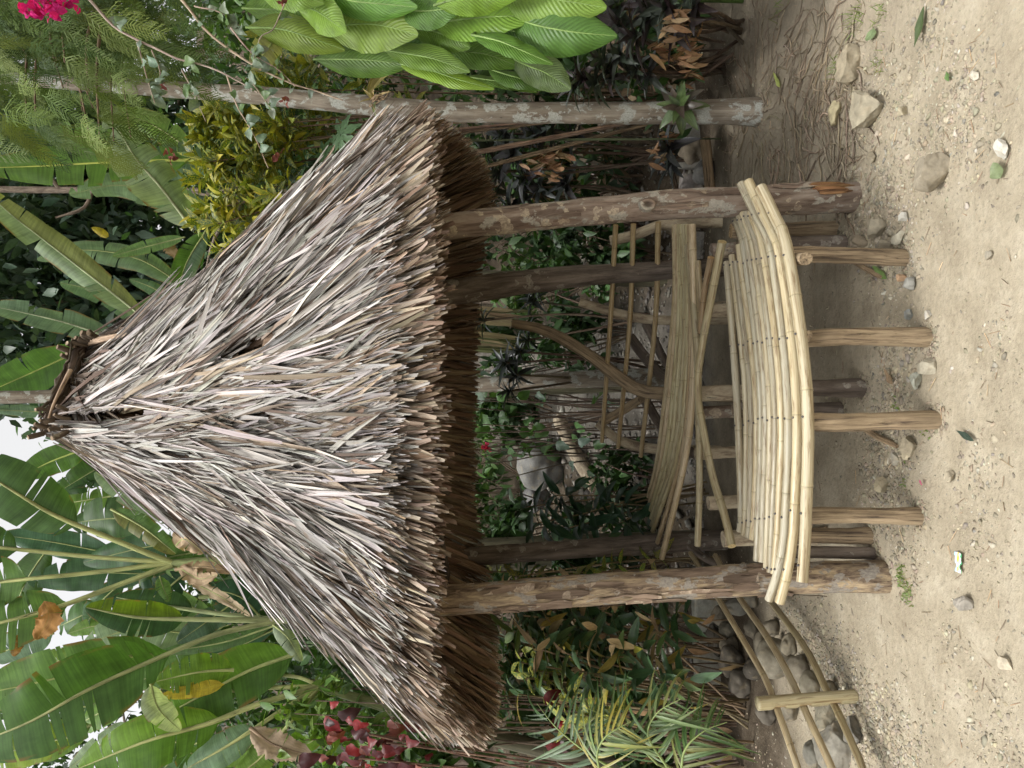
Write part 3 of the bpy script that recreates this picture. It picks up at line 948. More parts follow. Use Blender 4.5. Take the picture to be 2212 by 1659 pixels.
for i, ks in enumerate(SL):
    pts = []
    for (v, y) in ks:
        z = ZS + 0.03 * sstep(1180, 1300, y) + 0.03 * sstep(480, 390, y) - 0.005 * (i == 11)
        pts.append(on(v, y, z))
    r = (0.016, 0.0145, 0.014, 0.0145, 0.0145, 0.015, 0.0145, 0.015, 0.016, 0.017, 0.0185, 0.0205)[i]
    c = cane('slat', pts, r, FB, tones[i % 5] if i != 10 else (1.03, 0.97, 0.84))
    pp = spline(pts, 80)
    npts = []
    for yy in (470, 560, 735, 905, 1118, 1235):
        best = min(pp, key=lambda q: abs((829.5 - q.x / q.y * FPX) - yy - (i - 6) * -2.0))
        if abs((829.5 - best.x / best.y * FPX) - yy - (i - 6) * -2.0) < 14: npts.append(best + Vector((0, -0.30, 0.95)).normalized() * (r * 0.99))
    if npts: nails(npts, c, Vector((0, -0.30, 0.95)).normalized())
def leg(par, v0, y0, v1, y1, z_top, wpx, mat, bulge=0.0, base_in=0.05):
    b = gp(v1, y1); d = b.y
    t = Vector((0, 0, 0)); tt = at(v0, y0, d + 0.02); t = Vector((tt.x, b.y + 0.03, z_top))
    b2 = Vector((b.x, b.y, gh(b.x, b.y) - base_in))
    r = w2r(wpx, d)
    return log('leg', [t, t.lerp(b2, 0.3) + Vector((bulge, 0, 0)), t.lerp(b2, 0.65) + Vector((bulge * 0.4, 0, 0)), b2], [r * 0.92, r * 1.04, r * 0.95, r * 1.02, r * 1.08], mat, par, 22, 16, 0.15, cap_tint=(1.2, 1.1, 0.9))
for a in ((1715, 548, 1958, 557, 36, 0.004), (1742, 733, 2003, 728, 40, 0.008), (1760, 913, 2022, 906, 40, -0.004), (1755, 1118, 1985, 1116, 36, 0.004)):
    leg(FB, a[0], a[1], a[2], a[3], 0.452, a[4], M_LOG, a[5])
for a in ((1700, 497, 1806, 494, 36), (1700, 522, 1826, 524, 30), (1640, 838, 1862, 838, 40), (1640, 884, 1818, 886, 32), (1640, 1160, 1880, 1158, 36), (1640, 1194, 1888, 1196, 26)):
    leg(FB, a[0], a[1], a[2], a[3], 0.45, a[4], M_POST_D if a[1] not in (497, 1160) else M_LOG)
# cross bearers that carry the canes
for (x0, x1) in ((0.42, 0.50), (0.16, 0.17), (-0.12, -0.13), (-0.47, -0.50)):
    mb = MB(); tube(mb, spline([Vector((x0, 2.46, ZS - 0.045)), Vector((x1, 3.1, ZS - 0.045))], 6), 0.022, 10, (0.9, 0.9, 0.9), 0.1); part('bearer', mb, M_LOG, FB)

RB = thing('bamboo_bench', 'bamboo cane bench with a three-bar backrest at the rear of the hut', 'bench', Vector((-0.1, 4.3, 0)), 'bamboo benches under the hut')
ends = [(1401, 1073), (1403, 1089), (1405, 1105), (1407, 1119), (1408, 1135), (1410, 1147), (1414, 1193), (1430, 1205)]
for i in range(8):
    q = i / 7
    ks = [(1457 + 38 * q, 486), (1458 + 41 * q, 640), (1443 + 56 * q, 800), (1422 + 60 * q, 980), ends[i]]
    cane('slat', [on(v, y, 0.45) for v, y in ks], 0.0168 if i < 7 else 0.0205, RB, jit((1.06, 0.98, 0.84), 0.16), 0.3, 10)
for ks, z, r, tn in (([(1485, 530), (1494, 624), (1505, 747), (1509, 900), (1511, 1054), (1507, 1179)], 0.455, 0.019, (0.85, 0.82, 0.72)),
                     ([(1560, 522), (1533, 661), (1514, 763), (1507, 846), (1519, 927), (1540, 1031), (1565, 1112), (1581, 1180)], 0.462, 0.02, (1.0, 0.95, 0.8)),
                     ([(1536, 556), (1520, 640), (1513, 720)], 0.44, 0.017, (0.75, 0.6, 0.48)), ([(1507, 565), (1512, 650), (1510, 720)], 0.43, 0.018, (0.8, 0.72, 0.6))):
    cane('rail', [on(v, y, z) for v, y in ks], r, RB, tn, 0.28, 10)
for (y, d, wpx, mt) in ((541, 3.55, 34, M_POST_R), (672, 3.84, 34, M_PALELOG), (852, 3.78, 34, M_PALELOG), (893, 3.82, 28, M_POST_R), (981, 3.84, 26, M_PALELOG), (1088, 3.6, 30, M_PALELOG), (1166, 3.36, 36, M_PALELOG)):
    x = (829.5 - y) / FPX * d
    log('leg', [Vector((x, d, 0.432)), Vector((x + 0.01, d, 0.2)), Vector((x, d + 0.02, gh(x, d) - 0.05))], [w2r(wpx, d)] * 3, mt, RB, 14, 12, 0.14)
for ks, r in (([(1330, 486, 4.25), (1318, 700, 4.55), (1300, 955, 4.95)], 0.0155), ([(1368, 484, 4.25), (1360, 700, 4.55), (1335, 967, 4.95)], 0.016), ([(1422, 480, 4.25), (1415, 700, 4.55), (1384, 986, 4.95)], 0.017)):
    cane('backrest_bar', [at(*k) for k in ks], r, RB, (0.92, 0.78, 0.58), 0.3, 10)
for ks, r, mt in (([(1252, 652, 4.62), (1330, 676, 4.60), (1400, 690, 4.58), (1480, 692, 4.55), (1600, 690, 4.5)], [0.028, 0.03, 0.03, 0.03], M_PALELOG),
                  ([(1290, 914, 5.02), (1340, 952, 5.0), (1400, 968, 4.98), (1480, 972, 4.9), (1570, 975, 4.85)], [0.028, 0.034, 0.034, 0.034], M_PALELOG),
                  ([(1318, 520, 4.45), (1370, 508, 4.42), (1440, 484, 4.4), (1560, 480, 4.35)], [0.032, 0.032, 0.032], M_PALELOG),
                  ([(1106, 698, 4.78), (1180, 715, 4.76), (1270, 765, 4.72), (1345, 822, 4.68), (1392, 846, 4.66), (1480, 852, 4.62), (1600, 852, 4.5)], [0.026, 0.036, 0.04, 0.042, 0.044, 0.044], M_LOG),
                  ([(1385, 862, 4.70), (1355, 880, 4.85), (1300, 912, 4.98)], [0.026, 0.03, 0.03], M_LOG)):
    log('backrest_support', [at(*k) for k in ks], r, mt, RB, 20, 12, 0.12)
for ks, r in (([(1360, 728, 5.0), (1420, 800, 4.9), (1500, 840, 4.7)], 0.036), ([(1395, 700, 5.0), (1450, 800, 4.8), (1510, 830, 4.7)], 0.03), ([(1395, 868, 5.05), (1450, 950, 4.9), (1520, 990, 4.8)], 0.034), ([(1490, 1182, 4.5), (1540, 1215, 4.3), (1640, 1260, 4.0)], 0.022)):
    log('brace', [at(*k) for k in ks], [r, r, r], M_POST_D, RB, 12, 10, 0.1)

# ------------------------------------------------------------------ bamboo edging at the left
ED = thing('bamboo_edging', 'low edging of three bamboo poles threaded through a short notched log', 'edging', gp(1852, 1512))
# notched post: cut with three real notches
e0 = at(1636, 1520, 2.99); e1 = gp(1856, 1510); e1.y = 2.99
axis = (e0 - e1); LN = axis.length
mb = MB(); nn = 60
notch = [(v - 1636) / 220.0 for v in (1680, 1737, 1803)]
pts = [e0.lerp(e1, i / (nn - 1)) for i in range(nn)]
fr = frames(pts); V = []; L = []; F = []; seg = 16; T = []
for i in range(nn):
    q = i / (nn - 1); tq, sdv, nv = fr[i]
    cut = any(abs(q - c) < 0.055 for c in notch)
    for k in range(seg):
        a = 2 * math.pi * k / seg
        r = 0.027 * (1 + 0.03 * mnoise.noise((q * 6, math.cos(a), math.sin(a))))
        off = sdv * math.cos(a) * r + nv * math.sin(a) * r
        xo = off.x
        if cut and xo < -0.010: off.x = -0.010
        V.append(pts[i] + off); L.append((q * LN, math.cos(a) * 0.03, math.sin(a) * 0.03)); T.append((1.15, 1.12, 0.95) if not (cut and xo < -0.01) else (0.9, 0.7, 0.5))
for i in range(nn - 1):
    for k in range(seg): F.append((i * seg + k, i * seg + (k + 1) % seg, (i + 1) * seg + (k + 1) % seg, (i + 1) * seg + k))
F.append(tuple(reversed(range(seg)))); F.append(tuple(range((nn - 1) * seg, nn * seg)))
mb.add(V, F, L, T); part('notched_post', mb, M_BAMBOO, ED)
for ks, z, r in (([(1492, 1195), (1550, 1290), (1610, 1390), (1655, 1470), (1680, 1535), (1700, 1590), (1722, 1655), (1750, 1740)], 0.33, 0.0145),
                 ([(1545, 1200), (1597, 1290), (1650, 1365), (1700, 1450), (1737, 1530), (1765, 1590), (1797, 1659), (1830, 1740)], 0.22, 0.016),
                 ([(1605, 1220), (1670, 1305), (1740, 1400), (1780, 1480), (1806, 1530), (1838, 1600), (1862, 1655), (1890, 1740)], 0.085, 0.016)):
    cane('pole', [on(v, y, z) for v, y in ks], r, ED, (0.86, 0.78, 0.66) if z > 0.1 else (0.72, 0.66, 0.52), 0.36, 12)

# ------------------------------------------------------------------ stones
def hull_pts(pts, bevel=0.0, cuts=0, rough=0.0, seed=0.0):
    bm = bmesh.new()
    for p in pts: bm.verts.new(p)
    r = bmesh.ops.convex_hull(bm, input=bm.verts)
    bmesh.ops.delete(bm, geom=[v for v in bm.verts if not v.link_faces], context='VERTS')
    if bevel: bmesh.ops.bevel(bm, geom=bm.edges[:], offset=bevel, segments=2, affect='EDGES', profile=0.6)
    if cuts:
        bmesh.ops.triangulate(bm, faces=bm.faces[:])
        bmesh.ops.subdivide_edges(bm, edges=bm.edges[:], cuts=cuts, use_grid_fill=True)
        for v in bm.verts:
            n = mnoise.noise_vector(v.co * 4.0 + Vector((seed, seed, 0)))
            v.co += n * rough + mnoise.noise_vector(v.co * 12 + Vector((seed, 0, 0))) * rough * 0.4
    bm.verts.index_update(); bm.faces.ensure_lookup_table()
    V = [tuple(v.co) for v in bm.verts]; F = [tuple(v.index for v in f.verts) for f in bm.faces]
    bm.free()
    return V, F

def rand_hull(seed, n=11):
    r = random.Random(seed); pts = []
    for _ in range(n):
        v = Vector((r.gauss(0, 1), r.gauss(0, 1), r.gauss(0, 1))).normalized()
        pts.append((v.x * r.uniform(0.75, 1.1), v.y * r.uniform(0.75, 1.1), v.z * r.uniform(0.5, 0.85)))
    V, F = hull_pts(pts)
    F = [f for f in F if len(f) == 3]
    return Tpl(V, F, V)
PEBBLES = [rand_hull(500 + k) for k in range(14)]

def rock(name, label, p, sx, sy, sz, tint, seed, angular=True, cat='rock', group=None, rotz=0.0, sink=0.3):
    r = random.Random(seed); tint = tuple(q * 0.85 for q in tint)
    if angular:
        bm = bmesh.new(); bmesh.ops.create_icosphere(bm, subdivisions=5, radius=1.25)
        planes = []
        for k in range(9):           # broken faces: flat cuts through a lump
            n = Vector((r.gauss(0, 1), r.gauss(0, 1), r.gauss(0, 0.8))).normalized()
            planes.append((n, r.uniform(0.62, 0.9)))
        planes.append((Vector((r.gauss(0, 0.15), r.gauss(0, 0.15), 1)).normalized(), r.uniform(0.6, 0.8)))
        for v in bm.verts:
            for _ in range(2):
                for n, dd in planes:
                    e = v.co.dot(n) - dd
                    if e > 0: v.co -= n * e
            q = v.co
            v.co = q + mnoise.noise_vector(q * 1.7 + Vector((seed, 0, 0))) * 0.10 + mnoise.noise_vector(q * 5 + Vector((0, seed, 0))) * 0.035 + mnoise.noise_vector(q * 13 + Vector((0, seed, 0))) * 0.014
        bm.verts.index_update()
        V = [tuple(v.co) for v in bm.verts]; F = [tuple(v.index for v in f.verts) for f in bm.faces]; bm.free()
        sm = True
    else:
        bm = bmesh.new(); bmesh.ops.create_icosphere(bm, subdivisions=4, radius=1)
        for v in bm.verts:
            v.co *= 1 + 0.42 * mnoise.noise(v.co * 0.9 + Vector((seed, 0, 0))) + 0.14 * mnoise.noise(v.co * 2.2 + Vector((0, seed, 0))) + 0.03 * mnoise.noise(v.co * 7 + Vector((0, seed, 0)))
        bm.verts.index_update()
        V = [tuple(v.co) for v in bm.verts]; F = [tuple(v.index for v in f.verts) for f in bm.faces]; bm.free()
        sm = True
    c, s = math.cos(rotz), math.sin(rotz)
    z0 = gh(p[0], p[1]) if p[2] is None else p[2]
    loc = Vector((p[0], p[1], z0))
    W = []
    for x, y, z in V:
        x *= sx; y *= sy; z *= sz
        W.append((loc.x + x * c - y * s, loc.y + x * s + y * c, loc.z + z + sz * (1 - sink)))
    mb = MB(); mb.add(W, F, None, tint)
    return single(name, mb, M_STONE, label, cat, loc, group, sm)

def rock_px(v0, v1, y0, y1, label, tint, seed, angular=True, name='rock', cat='rock', group=None, flat=1.0, sink=0.35, rot=None):
    """a stone seen between v0..v1 and y0..y1, resting on the ground"""
    p = gp(v1 - (v1 - v0) * 0.25, (y0 + y1) / 2)
    d = p.y
    hx = (y1 - y0) / FPX * d / 2
    hz = (v1 - v0) / FPX * d / 2 * 0.9
    return rock(name, label, (p.x, p.y + hx * 0.3, gh(p.x, p.y)), hx * 1.08, hx * 0.95 * flat, hz, tint, seed, angular, cat, group,
                rot if rot is not None else random.uniform(-0.4, 0.4), sink)

TAN, GRY, DKG, PAL = (0.34, 0.29, 0.20), (0.30, 0.26, 0.19), (0.18, 0.155, 0.12), (0.46, 0.43, 0.36)
GS = 'loose stones on the path'
for a in [
    (1808, 1868, 104, 166, 'flat-sided tan rock with a dark hollow beside it, by grass tufts', TAN, 1),
    (1842, 1914, 192, 272, 'large blocky pale rock below the lichen-covered tree trunk', (0.38, 0.335, 0.24), 2),
    (1972, 2066, 334, 400, 'large angular grey rock on the open path at right', GRY, 3),
    (2155, 2184, 300, 338, 'small whitish quartz stone nearest the viewer at right', (0.50, 0.47, 0.40), 4),
    (1988, 2024, 770, 812, 'pale angular stone below the second bench leg from the right', (0.40, 0.36, 0.27), 5),
    (1966, 1998, 800, 836, 'smooth greenish stone beside the pale angular one under the bench', (0.36, 0.36, 0.29), 6),
    (1946, 1984, 940, 982, 'square tan stone left of the third bench leg', TAN, 7),
    (1950, 1972, 962, 990, 'small tan stone touching the square one left of the third bench leg', (0.48, 0.41, 0.28), 8),
    (1836, 1882, 510, 532, 'rounded brown stone in the pile behind the right bench leg', (0.28, 0.23, 0.16), 9),
    (1872, 1920, 470, 512, 'largest rounded stone of the pile by the right front post', (0.33, 0.29, 0.21), 10),
    (1895, 1935, 515, 545, 'flat brown stone in the pile, nearest the right bench leg', (0.29, 0.25, 0.18), 11),
    (1930, 1958, 500, 530, 'grey upright stone at the edge of the pile by the right bench leg', (0.37, 0.34, 0.26), 12),
    (1942, 1968, 456, 478, 'light grey flat stone in the pebbles below the right front post', (0.46, 0.44, 0.38), 13),
    (2062, 2108, 1290, 1322, 'grey wedge-shaped stone on the path below the left post', (0.33, 0.30, 0.25), 14),
    (1956, 1976, 668, 688, 'small bluish grey stone right of the second bench leg', (0.34, 0.35, 0.32), 15),
    (1934, 1966, 592, 606, 'orange tan flat stone between the first and second bench legs', (0.50, 0.33, 0.20), 16),
    (1950, 1985, 600, 625, 'round grey pebble at the shadow edge below the bench', (0.33, 0.32, 0.28), 17),
    (1998, 2014, 672, 690, 'small white stone right of the second bench leg base', (0.50, 0.47, 0.40), 18),
    (1888, 1926, 1030, 1060, 'tan block stone in the gravel strip under the bench', (0.42, 0.36, 0.24), 19),
    (2040, 2068, 1015, 1040, 'small smooth half-buried stone left of the third bench leg base', (0.37, 0.32, 0.23), 20),
    (1935, 1968, 232, 250, 'small tan stone just below the large blocky rock', (0.45, 0.39, 0.27), 21),
    (1788, 1820, 222, 262, 'yellowish broken stone above the large blocky rock', (0.50, 0.43, 0.26), 22),
    (2128, 2150, 540, 560, 'dark grey angular stone on the path in the foreground', (0.30, 0.27, 0.21), 23),
    (2160, 2190, 1420, 1450, 'pale tan stone at the lower left of the path', (0.55, 0.48, 0.36), 24),
    (1868, 1900, 330, 350, 'small brown stone at the edge of the roots', (0.36, 0.31, 0.22), 25),
    (2095, 2120, 150, 170, 'pale pebble right of the large angular grey rock', (0.60, 0.55, 0.44), 26),
    (1926, 1946, 980, 1004, 'small grey stone in the gravel behind the third bench leg', (0.36, 0.33, 0.26), 27),
]:
    rock_px(*a[:4], a[4], a[5], a[6], True, 'rock', 'rock', GS)
for a in [
    (1472, 1536, 304, 352, 'large brown boulder lying at the foot of the dark shrubs', (0.24, 0.20, 0.145), 31),
    (1506, 1552, 340, 392, 'smooth dark grey boulder leaning on the brown one', (0.185, 0.18, 0.165), 32),
]:
    rock_px(*a[:4], a[4], a[5], a[6], False, 'boulder', 'boulder', 'boulders by the dark shrubs', sink=0.2)
GC = 'river cobbles behind the bamboo edging'
def z5(cx, cy): return (1474.6 + cx / 3, 1106 + cy / 3)
for i, (cx, cy, wx, wy, lab, tn, ang) in enumerate([
    (270, 690, 120, 110, 'flat grey cobble highest under the plants, beside the upper pole', GRY, 0),
    (225, 830, 100, 150, 'dark upright cobble in the corner below the leaves', DKG, 0),
    (310, 785, 110, 100, 'rounded brownish cobble stacked under the upper pole', (0.30, 0.27, 0.2), 0),
    (325, 868, 120, 80, 'small oval cobble below the brownish stacked one', GRY, 0),
    (385, 620, 190, 80, 'long flat grey cobble right beside the left front post', (0.33, 0.31, 0.25), 0),
    (470, 765, 100, 100, 'round grey cobble between the upper and middle poles', GRY, 0),
    (340, 985, 150, 170, 'big dark cobble in deep shade behind the upper pole', DKG, 0),
    (390, 1115, 140, 130, 'dark flat cobble half hidden by a yellow dead leaf', DKG, 0),
    (540, 870, 110, 150, 'tall brown cobble under the middle pole', (0.29, 0.25, 0.18), 0),
    (640, 960, 230, 190, 'biggest smooth tan boulder under the middle bamboo pole', (0.36, 0.32, 0.235), 0),
    (765, 1040, 130, 160, 'egg-shaped grey cobble beside the biggest tan boulder', GRY, 0),
    (850, 1130, 140, 130, 'round tan cobble above the lowest pole near the notched log', (0.36, 0.32, 0.23), 0),
    (935, 1335, 130, 150, 'square tan block just left of the notched log', (0.40, 0.36, 0.26), 1),
    (1010, 1535, 200, 230, 'large pale angular block under the lowest pole at far left', (0.40, 0.37, 0.30), 1),
    (870, 1585, 110, 130, 'rounded dull cobble at the far left edge between the poles', (0.33, 0.31, 0.25), 0),
    (700, 870, 90, 110, 'small brown cobble peeping out above the biggest tan boulder', (0.31, 0.27, 0.19), 0),
    (450, 560, 120, 90, 'flat brown cobble tucked behind the left post under the upper pole', (0.27, 0.24, 0.18), 0),
    (590, 760, 110, 90, 'half-hidden grey cobble where the middle pole dips', GRY, 0),
    (480, 1010, 130, 120, 'dim rounded cobble under the upper pole beside the yellow dead leaf', DKG, 0),
    (560, 1290, 130, 120, 'dim brown cobble behind the top of the notched log', DKG, 0),
    (700, 1290, 120, 120, 'grey cobble behind the notched log between upper and middle poles', GRY, 0),
    (980, 1180, 110, 110, 'small tan cobble under the lowest pole, right of the notched log', TAN, 0),
    (1120, 1440, 110, 130, 'light grey block below the large pale angular block', (0.30, 0.28, 0.235), 1),
]):
    v, y = z5(cx, cy)
    rock_px(v - wx / 5.2, v + wx / 5.2, y - wy / 5, y + wy / 5, lab, tuple(q * 0.62 for q in tn), 60 + i, bool(ang), 'cobble', 'cobble', GC, sink=0.25)  # stone colours darkened evenly to stand in for shade behind the edging
# boulder and fallen log on the bank behind
p = at(1112, 1005, 8.2)
rock('boulder', 'big rounded grey boulder on the gravel bank seen through the hut', (p.x, p.y, gh(p.x, p.y)), 0.27, 0.25, 0.26, (0.22, 0.215, 0.20), 91, False, 'boulder', None, 0.3, 0.2)
p = at(1080, 1075, 8.6)
rock('boulder', 'dark stone behind the big rounded boulder on the bank', (p.x, p.y, gh(p.x, p.y)), 0.16, 0.16, 0.16, (0.16, 0.155, 0.15), 92, False, 'boulder', None, 0.3, 0.2)
a = at(1105, 905, 7.9); b = at(1232, 1052, 7.1)
a.z = gh(a.x, a.y) + 0.12; b.z = gh(b.x, b.y) + 0.06
mb = MB(); tube(mb, spline([a, a.lerp(b, 0.5) + Vector((0, 0, 0.02)), b], 16), [0.07] * 16, 12, (0.8, 0.8, 0.82), 0.15)
single('fallen_log', mb, M_PALELOG, 'pale bleached log lying on the gravel bank behind the hut', 'log', b)

# low stone kerb in front of the planting
def kerb(label, segs):
    o = thing('stone_kerb', label, 'kerb', Vector((segs[0][0], segs[0][1], gh(segs[0][0], segs[0][1]))))
    for k, (x0, y0, x1, y1) in enumerate(segs):
        L = math.hypot(x1 - x0, y1 - y0); n = max(1, int(L / 0.32))
        for i in range(n):
            q0, q1 = i / n, (i + 1) / n - 0.03 / L
            cx = x0 + (x1 - x0) * (q0 + q1) / 2; cy = y0 + (y1 - y0) * (q0 + q1) / 2
            hl = L * (q1 - q0) / 2; ang = math.atan2(y1 - y0, x1 - x0)
            pts = [Vector((sx * hl * random.uniform(0.9, 1), sy * 0.07 * random.uniform(0.85, 1.05), sz * 0.10 * random.uniform(0.85, 1.05))) for sx in (-1, 1) for sy in (-1, 1) for sz in (-1, 1)]
            V, F = hull_pts(pts, 0.018, 1, 0.007, i + k * 9)
            c, s = math.cos(ang), math.sin(ang); zz = gh(cx, cy) + 0.06
            mb = MB(); mb.add([(cx + x * c - y * s, cy + x * s + y * c, zz + z) for x, y, z in V], F, None, jit((0.32, 0.30, 0.26), 0.12))
            part('block', mb, M_STONE, o, False)
kerb('low kerb of grey blocks under the plants left of the hut', [(-2.9, 4.5, -1.35, 5.0)])
kerb('low kerb of pale grey blocks under the dark shrubs right of the hut', [(0.75, 5.35, 2.3, 5.1)])

# loose gravel
blobs = []
for v, y, s, k in ((1930, 560, 0.16, 1.2), (1890, 500, 0.13, 1.4), (1900, 950, 0.14, 1.3), (1935, 1000, 0.14, 1.1), (1930, 840, 0.13, 1.2), (1950, 760, 0.12, 0.9), (1960, 1180, 0.10, 0.6), (1900, 1080, 0.15, 1.0),
                   (1820, 1500, 0.22, 1.4), (1900, 1590, 0.20, 1.2), (1760, 1400, 0.2, 1.2), (1700, 1320, 0.2, 0.9), (1960, 350, 0.2, 0.8), (2080, 180, 0.14, 0.7), (2010, 60, 0.12, 0.7), (2060, 300, 0.16, 0.4),
                   (2110, 330, 0.12, 0.4), (1960, 1650, 0.2, 0.8), (2100, 1130, 0.12, 0.5), (2150, 760, 0.1, 0.4), (2120, 1000, 0.09, 0.4), (1900, 200, 0.22, 0.7), (1850, 420, 0.14, 0.8), (2060, 1380, 0.1, 0.3), (2150, 1600, 0.16, 0.5)):
    q = gp(v, y); blobs.append((q.x, q.y, s, k))
def gdens(x, y):
    r = 0.03 + 0.14 * max(0, mnoise.noise((x * 2.2, y * 2.2, 11)))
    for bx, by, s, k in blobs:
        dd = ((x - bx) ** 2 + (y - by) ** 2) / (s * s)
        if dd < 9: r += k * math.exp(-dd)
    return r
gr = []
tries = 0
while len(gr) < 18000 and tries < 260000:
    tries += 1
    y = 1.25 + 4.1 * random.random() ** 1.3
    hw = 0.62 * y + 0.2
    x = random.uniform(-hw, hw)
    dn = gdens(x, y)
    if random.random() * 1.5 > dn: continue
    s = min(0.018, math.exp(random.gauss(-5.5, 0.5)) * (1.0 + 0.45 * min(1.4, dn)))
    u = random.random()
    c = (0.32, 0.275, 0.195) if u < 0.58 else ((0.25, 0.22, 0.165) if u < 0.85 else ((0.40, 0.365, 0.29) if u < 0.96 else (0.20, 0.185, 0.155)))
    e = Matrix.Rotation(random.uniform(0, 6.28), 4, 'Z') @ Matrix.Rotation(random.gauss(0, 0.35), 4, 'X')
    M = Matrix.Translation((x, y, gh(x, y) - s * 0.05)) @ e @ Matrix.Diagonal((s * random.uniform(0.8, 1.5), s, s * random.uniform(0.6, 1.0), 1))
    gr.append((random.choice(PEBBLES), M, jit(c, 0.2, 0.05)))
o = join('gravel', gr, M_STONE, None, 'stuff', False); o['label'] = 'loose gravel and pebbles strewn over the path'; o['category'] = 'gravel'
gr = []
for _ in range(6500):
    y = 5.2 + 4.5 * random.random() ** 1.2; x = random.uniform(-0.45 * y, 0.40 * y)
    s = math.exp(random.gauss(-4.15, 0.5)); u = random.random()
    c = (0.19, 0.175, 0.15) if u < 0.7 else ((0.11, 0.10, 0.09) if u < 0.85 else (0.32, 0.30, 0.27))
    M = Matrix.Translation((x, y, gh(x, y) + s * 0.2)) @ Matrix.Rotation(random.uniform(0, 6.28), 4, 'Z') @ Matrix.Diagonal((s * random.uniform(0.8, 1.5), s, s * 0.8, 1))
    gr.append((random.choice(PEBBLES), M, jit(c, 0.2, 0.04)))
o = join('gravel_bank', gr, M_STONE, None, 'stuff', False); o['label'] = 'coarse grey gravel on the bank behind the hut'; o['category'] = 'gravel'

# clods and grit gathered round everything that stands in the ground
cl_ = []
for v, y, rr in ((1900, 423, 0.07), (1955, 1243, 0.075), (1958, 557, 0.04), (2003, 728, 0.045), (2022, 906, 0.045), (1985, 1116, 0.04), (1640, 242, 0.11), (1862, 838, 0.04), (1880, 1158, 0.04), (1856, 1510, 0.04), (1806, 494, 0.04), (1826, 524, 0.04), (1888, 1196, 0.035), (1818, 886, 0.035)):
    p = gp(v, y)
    for k in range(90):
        a = random.uniform(0, 6.28); q = rr * (0.85 + abs(random.gauss(0, 0.45)))
        x, yy = p.x + math.cos(a) * q, p.y + math.sin(a) * q
        s = random.uniform(0.003, 0.011) * (1 if q < rr * 1.3 else 0.6)
        cl_.append((random.choice(PEBBLES), Matrix.Translation((x, yy, gh(x, yy) + s * 0.1)) @ Matrix.Rotation(random.uniform(0, 6.28), 4, 'Z') @ Matrix.Diagonal((s * 1.5, s * 1.2, s * 0.7, 1)), jit((0.27, 0.23, 0.165), 0.18)))
o = join('earth_clods', cl_, M_STONE, None, 'stuff', False); o['label'] = 'crumbs of earth gathered round the post and leg bases'; o['category'] = 'earth'
# surface roots and litter at the foot of the trees
mb = MB()
root0 = gp(1630, 245)
for k in range(460):
    v = random.uniform(1575, 1840); y = random.gauss(250, 110)
    if y < 20 or y > 470: continue
    p = gp(v, y); ang = math.atan2(p.y - root0.y, p.x - root0.x) + random.gauss(0, 0.7)
    L = random.uniform(0.08, 0.36); pts = []
    q = Vector((p.x, p.y, 0)); n = 9
    for i in range(n):
        z = gh(q.x, q.y) + 0.002 + 0.006 * math.sin(i / (n - 1) * math.pi)
        pts.append(Vector((q.x, q.y, z)))
        ang += random.gauss(0, 0.28); q = q + Vector((math.cos(ang), math.sin(ang), 0)) * L / n
    r = random.choice([0.0014, 0.002, 0.003, 0.0045])
    tube(mb, pts, [r * (1 - 0.5 * i / n) for i in range(n)], 5, jit((0.95, 0.95, 0.85), 0.25), caps=False)
o = link('surface_roots', mb.mesh('surface_roots', mat=M_TWIG), None, 'stuff'); o['label'] = 'mat of thin exposed roots and twigs at the foot of the tree'; o['category'] = 'roots'
mb = MB()
for k in range(330):
    if random.random() < 0.6: p = gp(random.uniform(1700, 2200), random.uniform(0, 1659))
    else: p = gp(random.uniform(1560, 1900), random.uniform(0, 460))
    a = random.uniform(0, 6.28); L = random.uniform(0.012, 0.055)
    e = Vector((p.x + math.cos(a) * L, p.y + math.sin(a) * L, 0))
    tube(mb, [Vector((p.x, p.y, gh(p.x, p.y) + 0.003)), Vector((e.x, e.y, gh(e.x, e.y) + random.uniform(0.002, 0.006)))], [0.0012, 0.0009], 4, jit(random.choice([(1.6, 1.4, 1.1), (0.8, 0.7, 0.6)]), 0.3))
o = link('twig_litter', mb.mesh('twig_litter', mat=M_TWIG), None, 'stuff'); o['label'] = 'tiny twigs and straws scattered on the earth'; o['category'] = 'litter'

